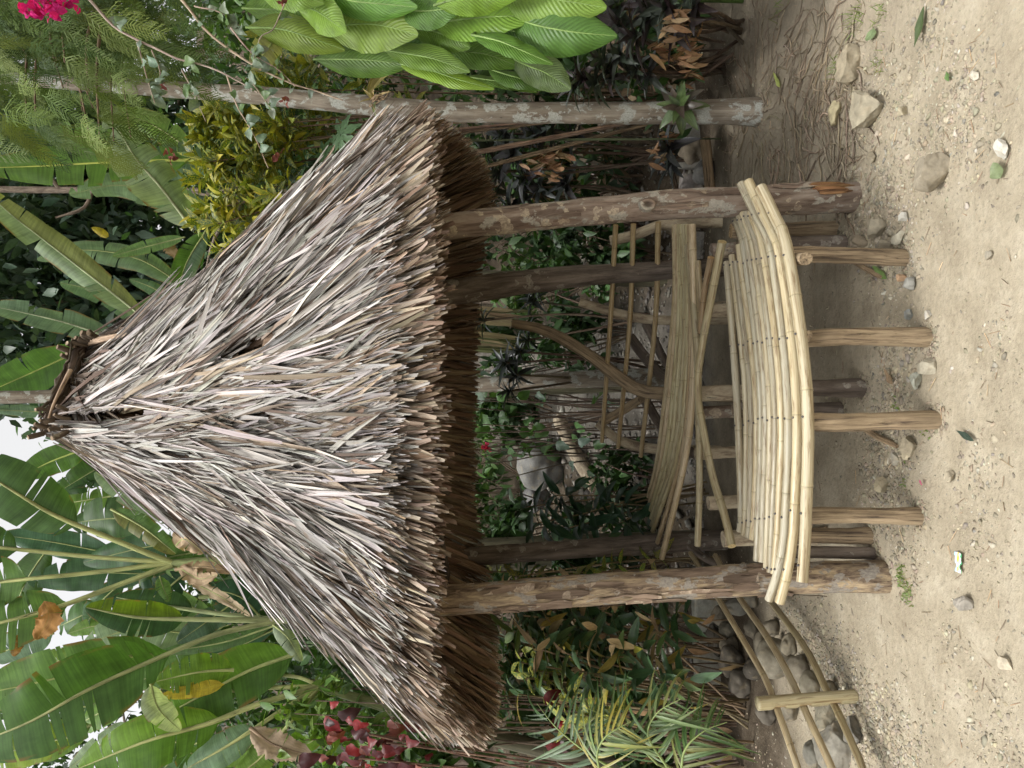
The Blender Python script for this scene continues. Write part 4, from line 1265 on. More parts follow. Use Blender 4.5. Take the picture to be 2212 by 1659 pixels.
# ------------------------------------------------------------------ leaves built along a path
def ribbon_leaf(plant, keys, b0, hw, tint, mat, roll=0.0, fold=0.18, edge=0.35, tears=0, rows=40, nc=4, prof=P_paddle, rib=0.012, rib_tint=(0.30, 0.36, 0.13),
                pleat=0.0, name='leaf', wav=0.10, one_side=None, label=None, rib_mat=None, side_tint=None):
    P = spline(keys, 48); n = len(P)
    fr = frames(P)
    def q(s):
        f = max(0, min(n - 1.001, s * (n - 1))); i = int(f); t = f - i
        p = P[i].lerp(P[i + 1], t); T = fr[i][0].lerp(fr[i + 1][0], t).normalized()
        c = (CAM - p).normalized(); N = (c - T * c.dot(T)).normalized()
        N = Quaternion(T, R(roll)) @ N
        return p, T, N, T.cross(N)
    mb = MB(); sd = random.uniform(0, 99)
    Ltot = sum((P[i + 1] - P[i]).length for i in range(n - 1)) * (1 - b0)
    for side in (-1, 1):
        if one_side and side != one_side: continue
        cuts = sorted(random.uniform(0.08, 0.95) for _ in range(tears))
        bounds = [0.0] + cuts + [1.0]
        for gi in range(len(bounds) - 1):
            s0, s1 = bounds[gi], bounds[gi + 1]
            k = max(2, int(rows * (s1 - s0)) + 1)
            gap = (random.uniform(0.002, 0.016) if gi else 0, random.uniform(0.004, 0.022) if gi < len(bounds) - 2 else 0)
            bend = random.gauss(0, 0.22) if tears else 0
            V = []; Lv = []; F = []; TT = []
            for i in range(k + 1):
                s = s0 + (s1 - s0) * i / k
                for j in range(nc + 1):
                    c = j / nc
                    a, b = s0 + gap[0] * c, s1 - gap[1] * c
                    sc = a + (b - a) * i / k
                    p, T, N, S = q(b0 + (1 - b0) * min(1, sc + 0.05 * c * (1 - sc)))
                    h = hw * prof(s) + 0.002
                    h *= 1 + 0.05 * mnoise.noise((s * 9, side * 5 + sd, 0))
                    z = c * h * fold - c * c * h * (edge + bend) + wav * h * c * mnoise.noise((s * 6 + sd, side * 3, c))
                    if pleat: z += pleat * math.cos((s - 0.10 * c) * 2 * math.pi * 15) * min(1, c * 4) * min(1, (1.02 - c) * 5)
                    V.append(p + S * (side * c * h * (1 - 0.18 * (edge + bend) * c)) + N * z)
                    Lv.append((s, side * c, sd))
                    tt = tint if not (side_tint and side == 1) else side_tint
                    TT.append(tt)
            w = nc + 1
            for i in range(k):
                for j in range(nc):
                    f = (i * w + j, i * w + j + 1, (i + 1) * w + j + 1, (i + 1) * w + j)
                    F.append(f if side == 1 else tuple(reversed(f)))
            mb.add(V, F, Lv, TT)
    o = part(name, mb, mat, plant)
    if label: o['label'] = label
    if rib:
        m2 = MB(); k = 26
        pts = []
        for i in range(k):
            s = i / (k - 1); p, T, N, S = q(s * 0.995)
            pts.append(p + N * rib * 0.25 * (1 - s))
        tube(m2, pts, [rib * (1.25 - 0.25 * min(1, s / max(b0, 0.05))) * (1 - 0.85 * max(0, (s - b0) / (1 - b0 + 1e-6))) for s in np.linspace(0, 1, k)], 7, rib_tint)
        m3 = part('midrib', m2, rib_mat or M_STEM, o)
    return o

def px(v, hwpx, d): return hwpx / FPX * d
BR = (0.165, 0.275, 0.06); DG = (0.075, 0.145, 0.045); MG = (0.115, 0.21, 0.055); TL = (0.16, 0.25, 0.15); PT = (0.25, 0.34, 0.20); YL = (0.46, 0.36, 0.03); DRY = (0.36, 0.24, 0.13); YG = (0.24, 0.33, 0.035)

P_RAG = lambda s: P_paddle(s) * (0.8 + 0.35 * mnoise.noise((s * 11, 2.7, 0)) + 0.2 * mnoise.noise((s * 31, 1.7, 0)))
def banana(label, origin, d0, leaves, stem_r=0.085, base_dx=0.0):
    p = at(*origin)
    bx, by = p.x + base_dx, p.y
    o = thing('banana_plant', label, 'banana plant', Vector((bx, by, gh(bx, by))), 'banana plants behind the hut')
    mb = MB()
    tube(mb, spline([Vector((bx, by, gh(bx, by) - 0.05)), Vector((bx * 0.6 + p.x * 0.4, by, p.z * 0.5)), p], 14), [stem_r * 0.75 * (1.1 - 0.2 * i / 13 - 0.55 * max(0, (i - 8) / 5) ** 1.5) for i in range(14)], 12, (0.13, 0.125, 0.075), 0.08, tints=[mixc((0.12, 0.11, 0.07), (0.20, 0.23, 0.09), sstep(6, 12, i)) for i in range(14)])
    part('pseudostem', mb, M_STEM, o)
    for lf in leaves:
        keys = [at(*k) for k in lf['k']]
        dm = lf['k'][len(lf['k']) // 2][2]
        ribbon_leaf(o, keys, lf.get('b', 0.0), lf['hw'] / FPX * dm, lf['t'], lf.get('m', M_BANANA), lf.get('roll', 0), lf.get('fold', 0.15), lf.get('edge', 0.3), (lf.get('tears', 3) + (3 if lf['hw'] > 38 else 1)), prof=P_RAG if lf.get('m') is M_DRY else P_paddle,
                    rib=lf.get('rib', 0.011), rib_tint=lf.get('rt', (0.33, 0.37, 0.14)), one_side=lf.get('side'), side_tint=lf.get('t2'), wav=lf.get('wav', 0.7 if lf.get('m') is M_DRY else 0.16), label=lf.get('lab'))
    return o

YP = (0.36, 0.38, 0.15)
banana('tall banana plant at upper left with four long yellow-green stalks fanning up', (372, 1216, 5.2), 5.2, [
    dict(k=[(372, 1215, 5.2), (233, 1160, 5.1), (117, 1112, 5.0), (20, 1055, 4.9), (-90, 985, 4.9)], b=0.42, hw=66, t=DG, rib=0.017, rt=YP, tears=2, roll=-20),
    dict(k=[(370, 1215, 5.2), (200, 1203, 5.15), (0, 1183, 5.1), (-250, 1160, 5.1)], b=0.52, hw=60, t=DG, rib=0.014, rt=YP),
    dict(k=[(370, 1216, 5.2), (190, 1238, 5.1), (65, 1250, 5.0), (-160, 1275, 5.0)], b=0.56, hw=62, t=MG, rib=0.014, rt=YP, tears=0, edge=0.1),
    dict(k=[(374, 1220, 5.2), (240, 1270, 5.1), (130, 1310, 5.0), (0, 1346, 4.9), (-160, 1390, 4.9)], b=0.42, hw=64, t=MG, rib=0.017, rt=YP, tears=3, roll=15),
    dict(k=[(250, 1195, 5.7), (213, 1190, 5.7), (120, 1172, 5.7), (0, 1155, 5.7)], hw=30, t=(0.07, 0.15, 0.08), tears=0, rib=0.006),
    dict(k=[(330, 1240, 5.6), (200, 1238, 5.6), (60, 1255, 5.6)], hw=40, t=(0.055, 0.12, 0.05), tears=1, rib=0.006),
    dict(k=[(240, 1100, 5.0), (310, 1140, 4.95), (380, 1196, 4.9)], hw=24, t=MG, tears=2, rib=0.008, t2=(0.16, 0.17, 0.05)),
    dict(k=[(385, 1130, 5.3), (300, 1075, 5.3), (205, 1020, 5.4)], hw=32, t=PT, tears=2, rib=0.008, roll=20),
    dict(k=[(370, 1105, 5.6), (300, 1055, 5.6), (225, 1000, 5.6)], hw=34, t=BR, tears=2, rib=0.006),
    dict(k=[(330, 1130, 5.7), (250, 1120, 5.7), (150, 1130, 5.8)], hw=50, t=DG, tears=1, rib=0.006),
    dict(k=[(390, 1170, 5.35), (300, 1185, 5.4), (180, 1215, 5.5)], hw=34, t=(0.06, 0.14, 0.05), tears=0, rib=0.006),
    dict(k=[(400, 1240, 5.3), (330, 1290, 5.3), (230, 1310, 5.3)], hw=40, t=(0.04, 0.10, 0.045), tears=2, rib=0.008),
    dict(k=[(95, 1298, 4.95), (105, 1335, 4.9), (78, 1382, 4.9)], hw=30, t=(0.42, 0.22, 0.08), m=M_DRY, tears=1, rib=0.0, lab='torn dry brown piece of banana leaf'),
    dict(k=[(60, 1362, 4.95), (40, 1390, 4.9), (30, 1418, 4.9)], hw=16, t=(0.40, 0.21, 0.08), m=M_DRY, tears=2, rib=0.0),
    dict(k=[(378, 1180, 5.0), (400, 1165, 4.9), (440, 1195, 4.85)], hw=28, t=(0.42, 0.31, 0.20), m=M_DRY, tears=3, rib=0.005, fold=0.5, lab='crumpled dry tan banana leaf'),
    dict(k=[(385, 1225, 5.0), (430, 1250, 4.9), (470, 1240, 4.85)], hw=20, t=(0.38, 0.28, 0.18), m=M_DRY, tears=3, rib=0.005, fold=0.5),
    dict(k=[(400, 1250, 5.0), (470, 1285, 4.9), (540, 1330, 4.8)], hw=14, t=(0.42, 0.33, 0.22), m=M_DRY, tears=4, rib=0.005, fold=0.5),
    dict(k=[(380, 1230, 5.0), (440, 1225, 4.95), (510, 1235, 4.9)], hw=16, t=(0.30, 0.21, 0.12), m=M_DRY, tears=2, rib=0.012, rt=(0.34, 0.25, 0.14)),
    dict(k=[(345, 1245, 4.95), (350, 1262, 4.9), (365, 1300, 4.9)], hw=14, t=MG, tears=3, rib=0.004),
], 0.09, 0.15)
banana('banana plant with huge dark green leaves just left of the thatch roof', (596, 1342, 4.95), 5.0, [
    dict(k=[(594, 1342, 4.95), (470, 1370, 4.85), (345, 1420, 4.7), (190, 1490, 4.5), (63, 1560, 4.4), (-90, 1620, 4.4)], b=0.33, hw=86, t=(0.075, 0.15, 0.045), rib=0.016, rt=(0.30, 0.32, 0.14), tears=3, edge=0.12, wav=0.12, t2=(0.075, 0.17, 0.022)),
    dict(k=[(345, 1416, 4.95), (290, 1416, 4.9), (220, 1437, 4.85), (100, 1470, 4.8), (-60, 1503, 4.8)], hw=66, t=(0.12, 0.225, 0.05), rib=0.013, rt=(0.30, 0.36, 0.10), tears=1, edge=0.1, wav=0.12, roll=-10),
    dict(k=[(592, 1340, 5.0), (430, 1338, 4.9), (300, 1334, 4.8), (185, 1312, 4.7)], b=0.48, hw=40, t=(0.04, 0.095, 0.03), t2=(0.13, 0.20, 0.02), rib=0.016, rt=(0.36, 0.40, 0.18), tears=0),
    dict(k=[(592, 1338, 5.02), (470, 1325, 5.0), (330, 1305, 5.0), (250, 1290, 5.0)], b=0.5, hw=36, t=(0.05, 0.11, 0.03), rib=0.014, rt=(0.36, 0.42, 0.20), tears=2),
    dict(k=[(440, 1372, 5.4), (330, 1362, 5.4), (250, 1368, 5.4), (172, 1404, 5.4)], hw=46, t=PT, tears=1, rib=0.008, roll=10),
    dict(k=[(640, 1412, 4.7), (540, 1448, 4.62), (440, 1500, 4.55), (310, 1570, 4.5)], hw=62, t=(0.07, 0.15, 0.025), t2=(0.13, 0.26, 0.03), tears=1, rib=0.014, edge=0.15),
    dict(k=[(505, 1447, 4.5), (430, 1452, 4.42), (338, 1472, 4.36)], hw=42, t=(0.14, 0.25, 0.03), tears=4, rib=0.01),
    dict(k=[(325, 1478, 4.34), (342, 1530, 4.26), (390, 1578, 4.24)], hw=30, t=(0.33, 0.38, 0.25), tears=1, rib=0.006, roll=-25, lab='pale folded flap of a torn banana leaf'),
    dict(k=[(485, 1478, 4.42), (410, 1492, 4.38), (350, 1503, 4.35)], hw=17, t=YL, tears=2, rib=0.0, lab='yellow strip of dying banana leaf'),
    dict(k=[(500, 1305, 5.25), (440, 1348, 5.2), (382, 1388, 5.2)], hw=27, t=(0.10, 0.17, 0.10), tears=1, rib=0.006),
    dict(k=[(250, 1350, 5.7), (200, 1353, 5.7), (148, 1368, 5.7)], hw=18, t=BR, tears=0, rib=0.006),
    dict(k=[(592, 1352, 5.15), (480, 1388, 5.15), (340, 1410, 5.2)], hw=17, t=(0.11, 0.20, 0.06), tears=0, rib=0.008),
    dict(k=[(596, 1358, 5.2), (500, 1402, 5.2), (380, 1440, 5.2)], hw=18, t=(0.06, 0.14, 0.07), tears=0, rib=0.008),
    dict(k=[(590, 1350, 4.7), (622, 1378, 4.6), (652, 1428, 4.55)], hw=20, t=(0.30, 0.36, 0.24), tears=1, rib=0.006, roll=-20),
    dict(k=[(170, 1588, 4.6), (60, 1612, 4.6), (-60, 1655, 4.6)], hw=42, t=YG, tears=2, rib=0.009),
    dict(k=[(200, 1565, 4.75), (110, 1600, 4.75), (-20, 1620, 4.75)], hw=40, t=BR, tears=0, rib=0.009),
    dict(k=[(450, 1420, 5.3), (380, 1440, 5.3), (280, 1480, 5.3)], hw=36, t=MG, tears=1, rib=0.009),
    dict(k=[(560, 1330, 5.3), (520, 1290, 5.35), (450, 1270, 5.4)], hw=36, t=(0.04, 0.10, 0.05), tears=2, rib=0.008),
    dict(k=[(345, 1215, 5.5), (330, 1260, 5.5), (350, 1310, 5.5)], hw=30, t=DG, tears=2, rib=0.006),
    dict(k=[(280, 1560, 5.0), (230, 1600, 5.0), (150, 1659, 5.0)], hw=24, t=PT, tears=1, rib=0.006),
], 0.085, 0.30)
random.seed(77)
fill = []
for k in range(34):
    v, y = random.uniform(30, 560), random.uniform(1010, 1650)
    if y < 1110 and v < 130: continue
    if 470 < v and y < 1300: continue
    a = random.gauss(-0.35, 0.5); L = random.uniform(90, 170); d = random.uniform(5.7, 6.6)
    dv, dy = -math.cos(a) * L, math.sin(a) * L * -1
    fill.append(dict(k=[(v, y, d), (v + dv * 0.6, y + dy * 0.5, d), (v + dv, y + dy + random.uniform(-20, 30), d + 0.1)], hw=random.uniform(22, 40), t=jit(random.choice([DG, MG, TL, BR, (0.08, 0.16, 0.07)]), 0.15), tears=random.randint(0, 4), rib=0.008, roll=random.uniform(-35, 35)))
banana('banana clump in the background between the stalks at upper left', (430, 1290, 6.2), 6.2, fill, 0.07, 0.35)
random.seed(78)
banana('smaller banana plant at the left edge with bright leaves and a dry brown one', (688, 1484, 4.6), 4.6, [
    dict(k=[(688, 1484, 4.6), (560, 1520, 4.5), (450, 1563, 4.4), (320, 1600, 4.3), (170, 1660, 4.3)], b=0.40, hw=58, t=(0.10, 0.21, 0.025), t2=(0.16, 0.29, 0.035), rib=0.016, rt=YP, tears=1, edge=0.2),
    dict(k=[(686, 1483, 4.62), (580, 1486, 4.6), (450, 1500, 4.6), (390, 1530, 4.6)], b=0.55, hw=30, t=MG, rib=0.012, rt=YP),
    dict(k=[(686, 1484, 4.6), (600, 1540, 4.5), (500, 1606, 4.4), (395, 1665, 4.4)], b=0.45, hw=38, t=TL, rib=0.013, rt=YP, tears=1),
    dict(k=[(690, 1482, 4.6), (640, 1462, 4.65), (560, 1460, 4.7), (480, 1475, 4.7)], b=0.5, hw=24, t=MG, rib=0.01, rt=YP),
    dict(k=[(540, 1572, 4.32), (590, 1608, 4.28), (672, 1632, 4.26)], hw=36, t=(0.33, 0.25, 0.175), m=M_DRY, tears=1, rib=0.01, rt=(0.28, 0.2, 0.13), fold=0.3, lab='large limp dry brown banana leaf'),
    dict(k=[(688, 1486, 4.6), (640, 1545, 4.5), (560, 1640, 4.45), (500, 1680, 4.4)], b=0.4, hw=34, t=BR, rib=0.012, rt=YP, tears=2),
    dict(k=[(600, 1590, 4.7), (520, 1620, 4.7), (430, 1640, 4.7)], hw=30, t=BR, rib=0.008, tears=1),
    dict(k=[(640, 1610, 4.6), (675, 1600, 4.6), (690, 1560, 4.6)], hw=18, t=(0.15, 0.27, 0.03), rib=0.006, tears=1),
    dict(k=[(690, 1500, 4.65), (660, 1530, 4.6), (650, 1585, 4.55)], hw=14, t=TL, rib=0.006, tears=0),
], 0.07, -0.62)
banana('banana plant behind the right roof slope with pale arching leaves', (470, 600, 5.9), 5.9, [
    dict(k=[(420, 345, 5.6), (250, 350, 5.6), (100, 358, 5.6), (-60, 364, 5.6)], hw=46, t=(0.11, 0.21, 0.03), t2=(0.12, 0.23, 0.04), rib=0.012, rt=(0.45, 0.50, 0.10), tears=4),
    dict(k=[(470, 372, 5.8), (400, 352, 5.8), (315, 345, 5.8)], hw=44, t=TL, rib=0.008, tears=2),
    dict(k=[(418, 497, 5.0), (345, 402, 5.0), (290, 338, 5.05), (228, 226, 5.1)], hw=50, t=(0.32, 0.40, 0.24), t2=(0.24, 0.32, 0.16), rib=0.012, rt=(0.42, 0.45, 0.25), tears=4, edge=0.2, lab='pale arching banana leaf with yellow cracks'),
    dict(k=[(322, 695, 5.6), (200, 600, 5.5), (110, 530, 5.45), (20, 460, 5.4), (-60, 385, 5.4)], hw=33, t=(0.27, 0.36, 0.21), rib=0.010, rt=(0.40, 0.45, 0.25), tears=2, t2=(0.26, 0.29, 0.11)),
    dict(k=[(268, 742, 5.8), (170, 706, 5.75), (80, 682, 5.7), (-40, 657, 5.7)], hw=30, t=(0.17, 0.26, 0.17), rib=0.010, rt=(0.42, 0.48, 0.3), tears=3, roll=25),
    dict(k=[(400, 512, 5.7), (320, 532, 5.7), (243, 553, 5.7)], hw=15, t=(0.15, 0.26, 0.08), rib=0.006, tears=0),
    dict(k=[(380, 655, 5.6), (330, 622, 5.6), (280, 603, 5.6)], hw=15, t=(0.14, 0.24, 0.12), rib=0.006, tears=0),
    dict(k=[(445, 498, 5.5), (402, 570, 5.5), (378, 650, 5.5)], hw=26, t=(0.16, 0.24, 0.17), t2=(0.09, 0.18, 0.03), rib=0.008, tears=1),
    dict(k=[(235, 512, 5.9), (215, 500, 5.9), (198, 492, 5.9)], hw=9, t=YL, rib=0.0, tears=0),
    dict(k=[(345, 520, 5.8), (370, 540, 5.8), (390, 560, 5.8)], hw=15, t=(0.36, 0.25, 0.14), m=M_DRY, rib=0.0, tears=2),
    dict(k=[(460, 470, 6.2), (380, 430, 6.2), (260, 400, 6.2), (150, 420, 6.2)], hw=34, t=(0.19, 0.29, 0.14), rib=0.008, tears=3),
    dict(k=[(400, 620, 6.3), (300, 560, 6.3), (180, 540, 6.3), (80, 560, 6.3)], hw=30, t=(0.18, 0.28, 0.14), rib=0.008, tears=2, roll=20),
    dict(k=[(330, 720, 6.4), (240, 640, 6.4), (130, 610, 6.4)], hw=26, t=(0.15, 0.25, 0.12), rib=0.008, tears=2),
    dict(k=[(420, 330, 6.3), (330, 270, 6.3), (250, 240, 6.3)], hw=30, t=(0.16, 0.27, 0.05), rib=0.008, tears=2),
    dict(k=[(300, 340, 6.4), (200, 300, 6.4), (90, 290, 6.4)], hw=34, t=(0.13, 0.24, 0.04), rib=0.008, tears=3),
    dict(k=[(330, 640, 5.7), (300, 680, 5.7), (285, 715, 5.7)], hw=13, t=(0.12, 0.21, 0.08), rib=0.005, tears=0),
], 0.08, 0.0)
banana('tall banana plant rising behind the roof ridge', (300, 880, 6.3), 6.3, [
    dict(k=[(185, 752, 6.3), (80, 800, 6.3), (-60, 862, 6.3)], hw=42, t=(0.075, 0.17, 0.022), t2=(0.11, 0.24, 0.03), rib=0.010, rt=(0.35, 0.42, 0.10), tears=0, edge=0.1),
    dict(k=[(190, 968, 5.9), (110, 997, 5.9), (38, 1034, 5.9)], hw=32, t=(0.09, 0.19, 0.025), rib=0.010, rt=(0.35, 0.42, 0.10), tears=0),
    dict(k=[(120, 892, 6.5), (50, 888, 6.5), (-30, 884, 6.5)], hw=14, t=TL, rib=0.005, tears=1),
    dict(k=[(270, 990, 6.1), (215, 1010, 6.1), (130, 1060, 6.1)], hw=36, t=(0.045, 0.11, 0.02), rib=0.006, tears=2, t2=(0.07, 0.15, 0.02)),
    dict(k=[(260, 965, 6.2), (240, 1000, 6.2), (195, 1050, 6.2)], hw=24, t=(0.06, 0.13, 0.03), rib=0.006, tears=1),
], 0.08, 0.2)

# ------------------------------------------------------------------ tree trunks near the hut
def trunk_tree(name, label, keys, rad, mat, n=30, seg=16, cat='tree', group=None, rough=0.1, extra=None):
    b = keys[-1]
    o = thing(name, label, cat, Vector((b[0], b[1], gh(b[0], b[1]))), group)
    keys = list(keys); keys[-1] = Vector((b[0], b[1], gh(b[0], b[1]) - 0.08))
    pts = spline(keys, n)
    r = np.interp(np.linspace(0, 1, n), np.linspace(0, 1, len(rad)), rad)
    mb = MB(); tube(mb, pts, [q * (1 + 0.05 * mnoise.noise((i * 0.8, q * 50, 0))) for i, q in enumerate(r)], seg, (1, 1, 1), rough)
    part('trunk', mb, mat, o)
    return o

LEAF6 = [leaf_tpl(1, 0.42, 3, 1, P_ovate, 0.25, random.uniform(0.1, 0.6)) for _ in range(5)]
LANCE = [leaf_tpl(1, 0.26, 4, 1, P_lance, 0.3, random.uniform(0.1, 0.9), 0.1) for _ in range(6)]
ELLIP = [leaf_tpl(1, 0.27, 7, 2, P_lance, 0.22, random.uniform(0.15, 0.9), 0.12, 0, random.uniform(-0.3, 0.3)) for _ in range(7)]
SWORD = [leaf_tpl(1, 0.27, 6, 1, P_sword, 0.45, random.uniform(0.2, 1.2), 0.05) for _ in range(7)]
OVATE = [leaf_tpl(1, 0.66, 7, 2, P_ovate, random.uniform(0.1, 0.5), random.uniform(0.2, 1.0), 0.3, 0, random.uniform(-0.5, 0.5)) for _ in range(8)]
STRAP = [leaf_tpl(1, 0.055, 8, 1, P_sword, 0.5, random.uniform(0.4, 1.3), 0.02) for _ in range(6)]

def crown_items(c, rad, n, size, pal, clumps=26, shape=None, tpls=None, droop=0.5):
    """leaves in uneven clumps through the volume of a crown"""
    out = []
    cen = []
    for _ in range(clumps):
        v = rvec(1).normalized() * (random.random() ** 0.45)
        cen.append((Vector((c.x + v.x * rad[0], c.y + v.y * rad[1], c.z + v.z * rad[2])), random.uniform(0.6, 1.3), random.uniform(0.7, 1.25)))
    tpls = tpls or LEAF6
    for _ in range(n):
        q, s, tone = random.choice(cen)
        p = q + Vector((random.gauss(0, 1) * rad[0], random.gauss(0, 1) * rad[1], random.gauss(0, 0.7) * rad[2])) * 0.17 * s
        d = rvec(1).normalized() + Vector((0, 0, -droop)); sz = size * random.uniform(0.6, 1.35)
        cc = jit(random.choice(pal), 0.2); cc = tuple(x * tone for x in cc)
        out.append((random.choice(tpls), basis(p, d, Vector((0, 0, 1)) + rvec(0.5), sz, sz, sz), cc))
    return out

GD = [(0.035, 0.075, 0.022), (0.05, 0.10, 0.03), (0.028, 0.058, 0.02)]
GM = [(0.06, 0.12, 0.03), (0.08, 0.15, 0.035), (0.045, 0.09, 0.025)]
GB = [(0.07, 0.115, 0.07), (0.085, 0.135, 0.085), (0.05, 0.09, 0.06)]  # greens of the back trees, lightened to carry distance haze

# the two pale trunks that frame the hut
t1 = trunk_tree('lichen_tree', 'tall slender tree with grey-white lichen patches on its trunk, right of the hut',
                [at(-260, 140, 4.5), at(0, 168, 4.4), at(333, 190, 4.3), at(520, 203, 4.25), at(735, 222, 4.2), at(970, 242, 4.2), at(1304, 244, 4.2), at(1500, 243, 4.18), Vector(gp(1640, 242))],
                [0.03, 0.032, 0.040, 0.046, 0.050, 0.053, 0.055, 0.058, 0.064, 0.078], M_PALMBARK, 46, 18)
t2 = trunk_tree('lichen_tree', 'grey tree trunk rising straight behind the roof ridge',
                [at(-260, 862, 5.6), at(20, 858, 5.6), at(400, 850, 5.6), at(1000, 832, 5.55), at(1300, 818, 5.5), Vector((0.05, 5.5, 0))],
                [0.045, 0.05, 0.052, 0.056, 0.058, 0.075], M_PALMBARK, 40, 14)
for t, c in ((t1, at(-420, 120, 4.6)), (t2, at(-520, 866, 5.7))):
    join('crown', crown_items(c, (1.3, 1.3, 0.6), 1500, 0.14, GM, 20), M_LEAF, t, None)
t3 = trunk_tree('thin_tree', 'thin pale tree trunk in the wood behind the banana leaves',
                [at(-150, 405, 9), at(70, 410, 9), at(400, 412, 9), at(800, 420, 9), Vector((2.3, 9, 1))], [0.04, 0.04, 0.045, 0.05, 0.06], M_TWIG, 24, 10)
mb = MB()
for ks in ([(130, 410, 9), (100, 375, 8.9), (60, 355, 8.8)], [(200, 412, 9), (180, 450, 8.9), (120, 470, 8.8)], [(330, 411, 9), (300, 360, 9), (240, 330, 9)]):
    tube(mb, spline([at(*k) for k in ks], 8), [0.025] * 3 + [0.02] * 3 + [0.012] * 2, 7, (0.9, 0.9, 0.9))
part('branch', mb, M_TWIG, t3, kind='stuff')
join('crown', crown_items(at(-160, 420, 9), (1.6, 1.2, 0.8), 1200, 0.13, GB, 18), M_LEAF, t3, None)

# ------------------------------------------------------------------ wood behind
def back_tree(label, x, y, top, cw, cb, n, size, pal, clumps, lean=0.0, r=0.09, mat=None):
    g0 = gh(x, y)
    o = thing('forest_tree', label, 'tree', Vector((x, y, g0)), 'trees in the wood behind')
    cz = (top + cb) / 2
    mb = MB(); pts = spline([Vector((x, y, g0 - 0.1)), Vector((x + lean * 0.4, y, g0 + (cz - g0) * 0.5)), Vector((x + lean, y, cz)), Vector((x + lean * 1.1, y, top - 0.5))], 18)
    tube(mb, pts, [r * (1.2 - i / 18) for i in range(18)], 9, (0.9, 0.9, 0.9), 0.1)
    part('trunk', mb, mat or M_TWIG, o)
    for k in range(5):
        a = random.uniform(0, 6.28); h = random.uniform(0.35, 0.9)
        p0 = pts[int(h * 17)]; e = p0 + Vector((math.cos(a) * cw * 0.6, math.sin(a) * cw * 0.6, random.uniform(0.3, 1.0)))
        mb = MB(); tube(mb, spline([p0, p0.lerp(e, 0.5) + Vector((0, 0, 0.12)), e], 8), [r * 0.45 * (1 - i / 9) for i in range(8)], 6, (0.9, 0.9, 0.9)); part('limb', mb, mat or M_TWIG, o)
    join('crown', crown_items(Vector((x + lean, y, cz)), (cw, cw * 0.8, (top - cb) / 2), n, size, pal, clumps), M_LEAF, o, None)
    return o
back_tree('dark tree filling the gap right of the roof ridge', 1.3, 11.0, 12.0, 1.7, 3.2, 9500, 0.23, GB, 70)
back_tree('tall dim tree above the right roof slope, behind the arching leaves', 3.0, 12.0, 13.5, 2.0, 3.5, 9500, 0.24, GB + GD, 66)
back_tree('dim tree with sky flecks at upper right beyond the thin trunk', 4.9, 11.0, 12.5, 1.9, 3.0, 2600, 0.18, GB, 34)
back_tree('dark green tree at the far right behind the feathery conifer', 6.4, 9.5, 10.0, 2.2, 2.0, 1700, 0.17, GM, 24)
back_tree('tree just right of the grey trunk behind the ridge', 0.25, 12.5, 10.4, 1.2, 3.5, 4200, 0.2, GB, 34)
back_tree('low leafy tree showing left of the ridge below the white sky', -1.7, 12.0, 7.6, 1.3, 3.0, 2200, 0.15, GB, 22)
back_tree('sparse tree against the sky between the banana stalks', -3.6, 11.5, 8.5, 1.4, 3.5, 1900, 0.15, GM, 20)
back_tree('dim tree low at the far left behind the banana plants', -5.6, 11.0, 8.2, 1.8, 2.5, 3000, 0.16, GD, 24)
back_tree('broad low tree behind the left roof slope', -2.9, 9.5, 5.4, 1.7, 2.2, 3200, 0.15, GD, 30)
back_tree('broad low tree behind the right roof slope', 2.2, 8.6, 5.6, 1.6, 2.0, 3200, 0.14, GD, 30)
back_tree('shrubby tree at the left edge behind the red-leaved bush', -4.6, 8.0, 4.4, 1.6, 1.4, 3000, 0.14, GM, 28)
back_tree('shrubby tree right of the hut behind the broad ribbed leaves', 3.6, 7.2, 4.6, 1.4, 1.0, 3000, 0.13, GM, 28)
# the rest of the wood reads as one mass
far = []
for _ in range(46):
    x = random.uniform(-17, 17); y = random.uniform(15, 21)
    far += crown_items(Vector((x, y, gh(x, y) + random.uniform(0.8, 2.8 if x < 0 else 4.2))), (1.9, 1.3, 1.6), 420, 0.30, GB + GD, 10)
o = join('distant_wood', far, M_LEAF); o['label'] = 'distant dark wood on the slope'; o['category'] = 'wood'

# undergrowth on the bank seen through the hut
def bush(name, label, c, rad, n, size, pal, clumps, mat=None, tpls=None, group=None, stems=9, own=0, stem_t=(0.6, 0.55, 0.5), cat='bush', droop=0.4):
    g0 = gh(c.x, c.y)
    o = thing(name, label, cat, Vector((c.x, c.y, g0)), group)
    for k in range(stems):
        a = random.uniform(0, 6.28); e = c + Vector((math.cos(a) * rad[0] * 0.8, math.sin(a) * rad[1] * 0.8, random.uniform(-0.2, 0.8) * rad[2]))
        b = Vector((c.x + math.cos(a) * 0.12 * rad[0], c.y + math.sin(a) * 0.1, g0 - 0.03))
        mb = MB(); tube(mb, spline([b, b.lerp(e, 0.5) + Vector((random.gauss(0, 0.03), 0, 0.05)), e], 8), [0.010, 0.009, 0.008, 0.007, 0.006, 0.005, 0.004, 0.003], 6, jit(stem_t, 0.2)); part('stem', mb, M_TWIG, o)
    it = crown_items(c, rad, n, size, pal, clumps, None, tpls, droop)
    it.sort(key=lambda q: q[1].translation.y)
    for tp, M, cc in it[:own]: inst('leaf', tp, mat or M_LEAF, M, cc, o)
    if it[own:]: join('foliage', it[own:], mat or M_LEAF, o)
    return o
UG = 'undergrowth on the bank behind the hut'
bush('bank_shrub', 'dark dense shrub behind the three backrest bars at their right end', at(1270, 560, 5.9), (0.35, 0.25, 0.4), 620, 0.11, GD, 18, group=UG)
bush('bank_shrub', 'dark dense shrub under the rear eave between the grey trunk and the boulder', at(1110, 890, 6.9), (0.38, 0.25, 0.3), 420, 0.12, GD, 14, group=UG)
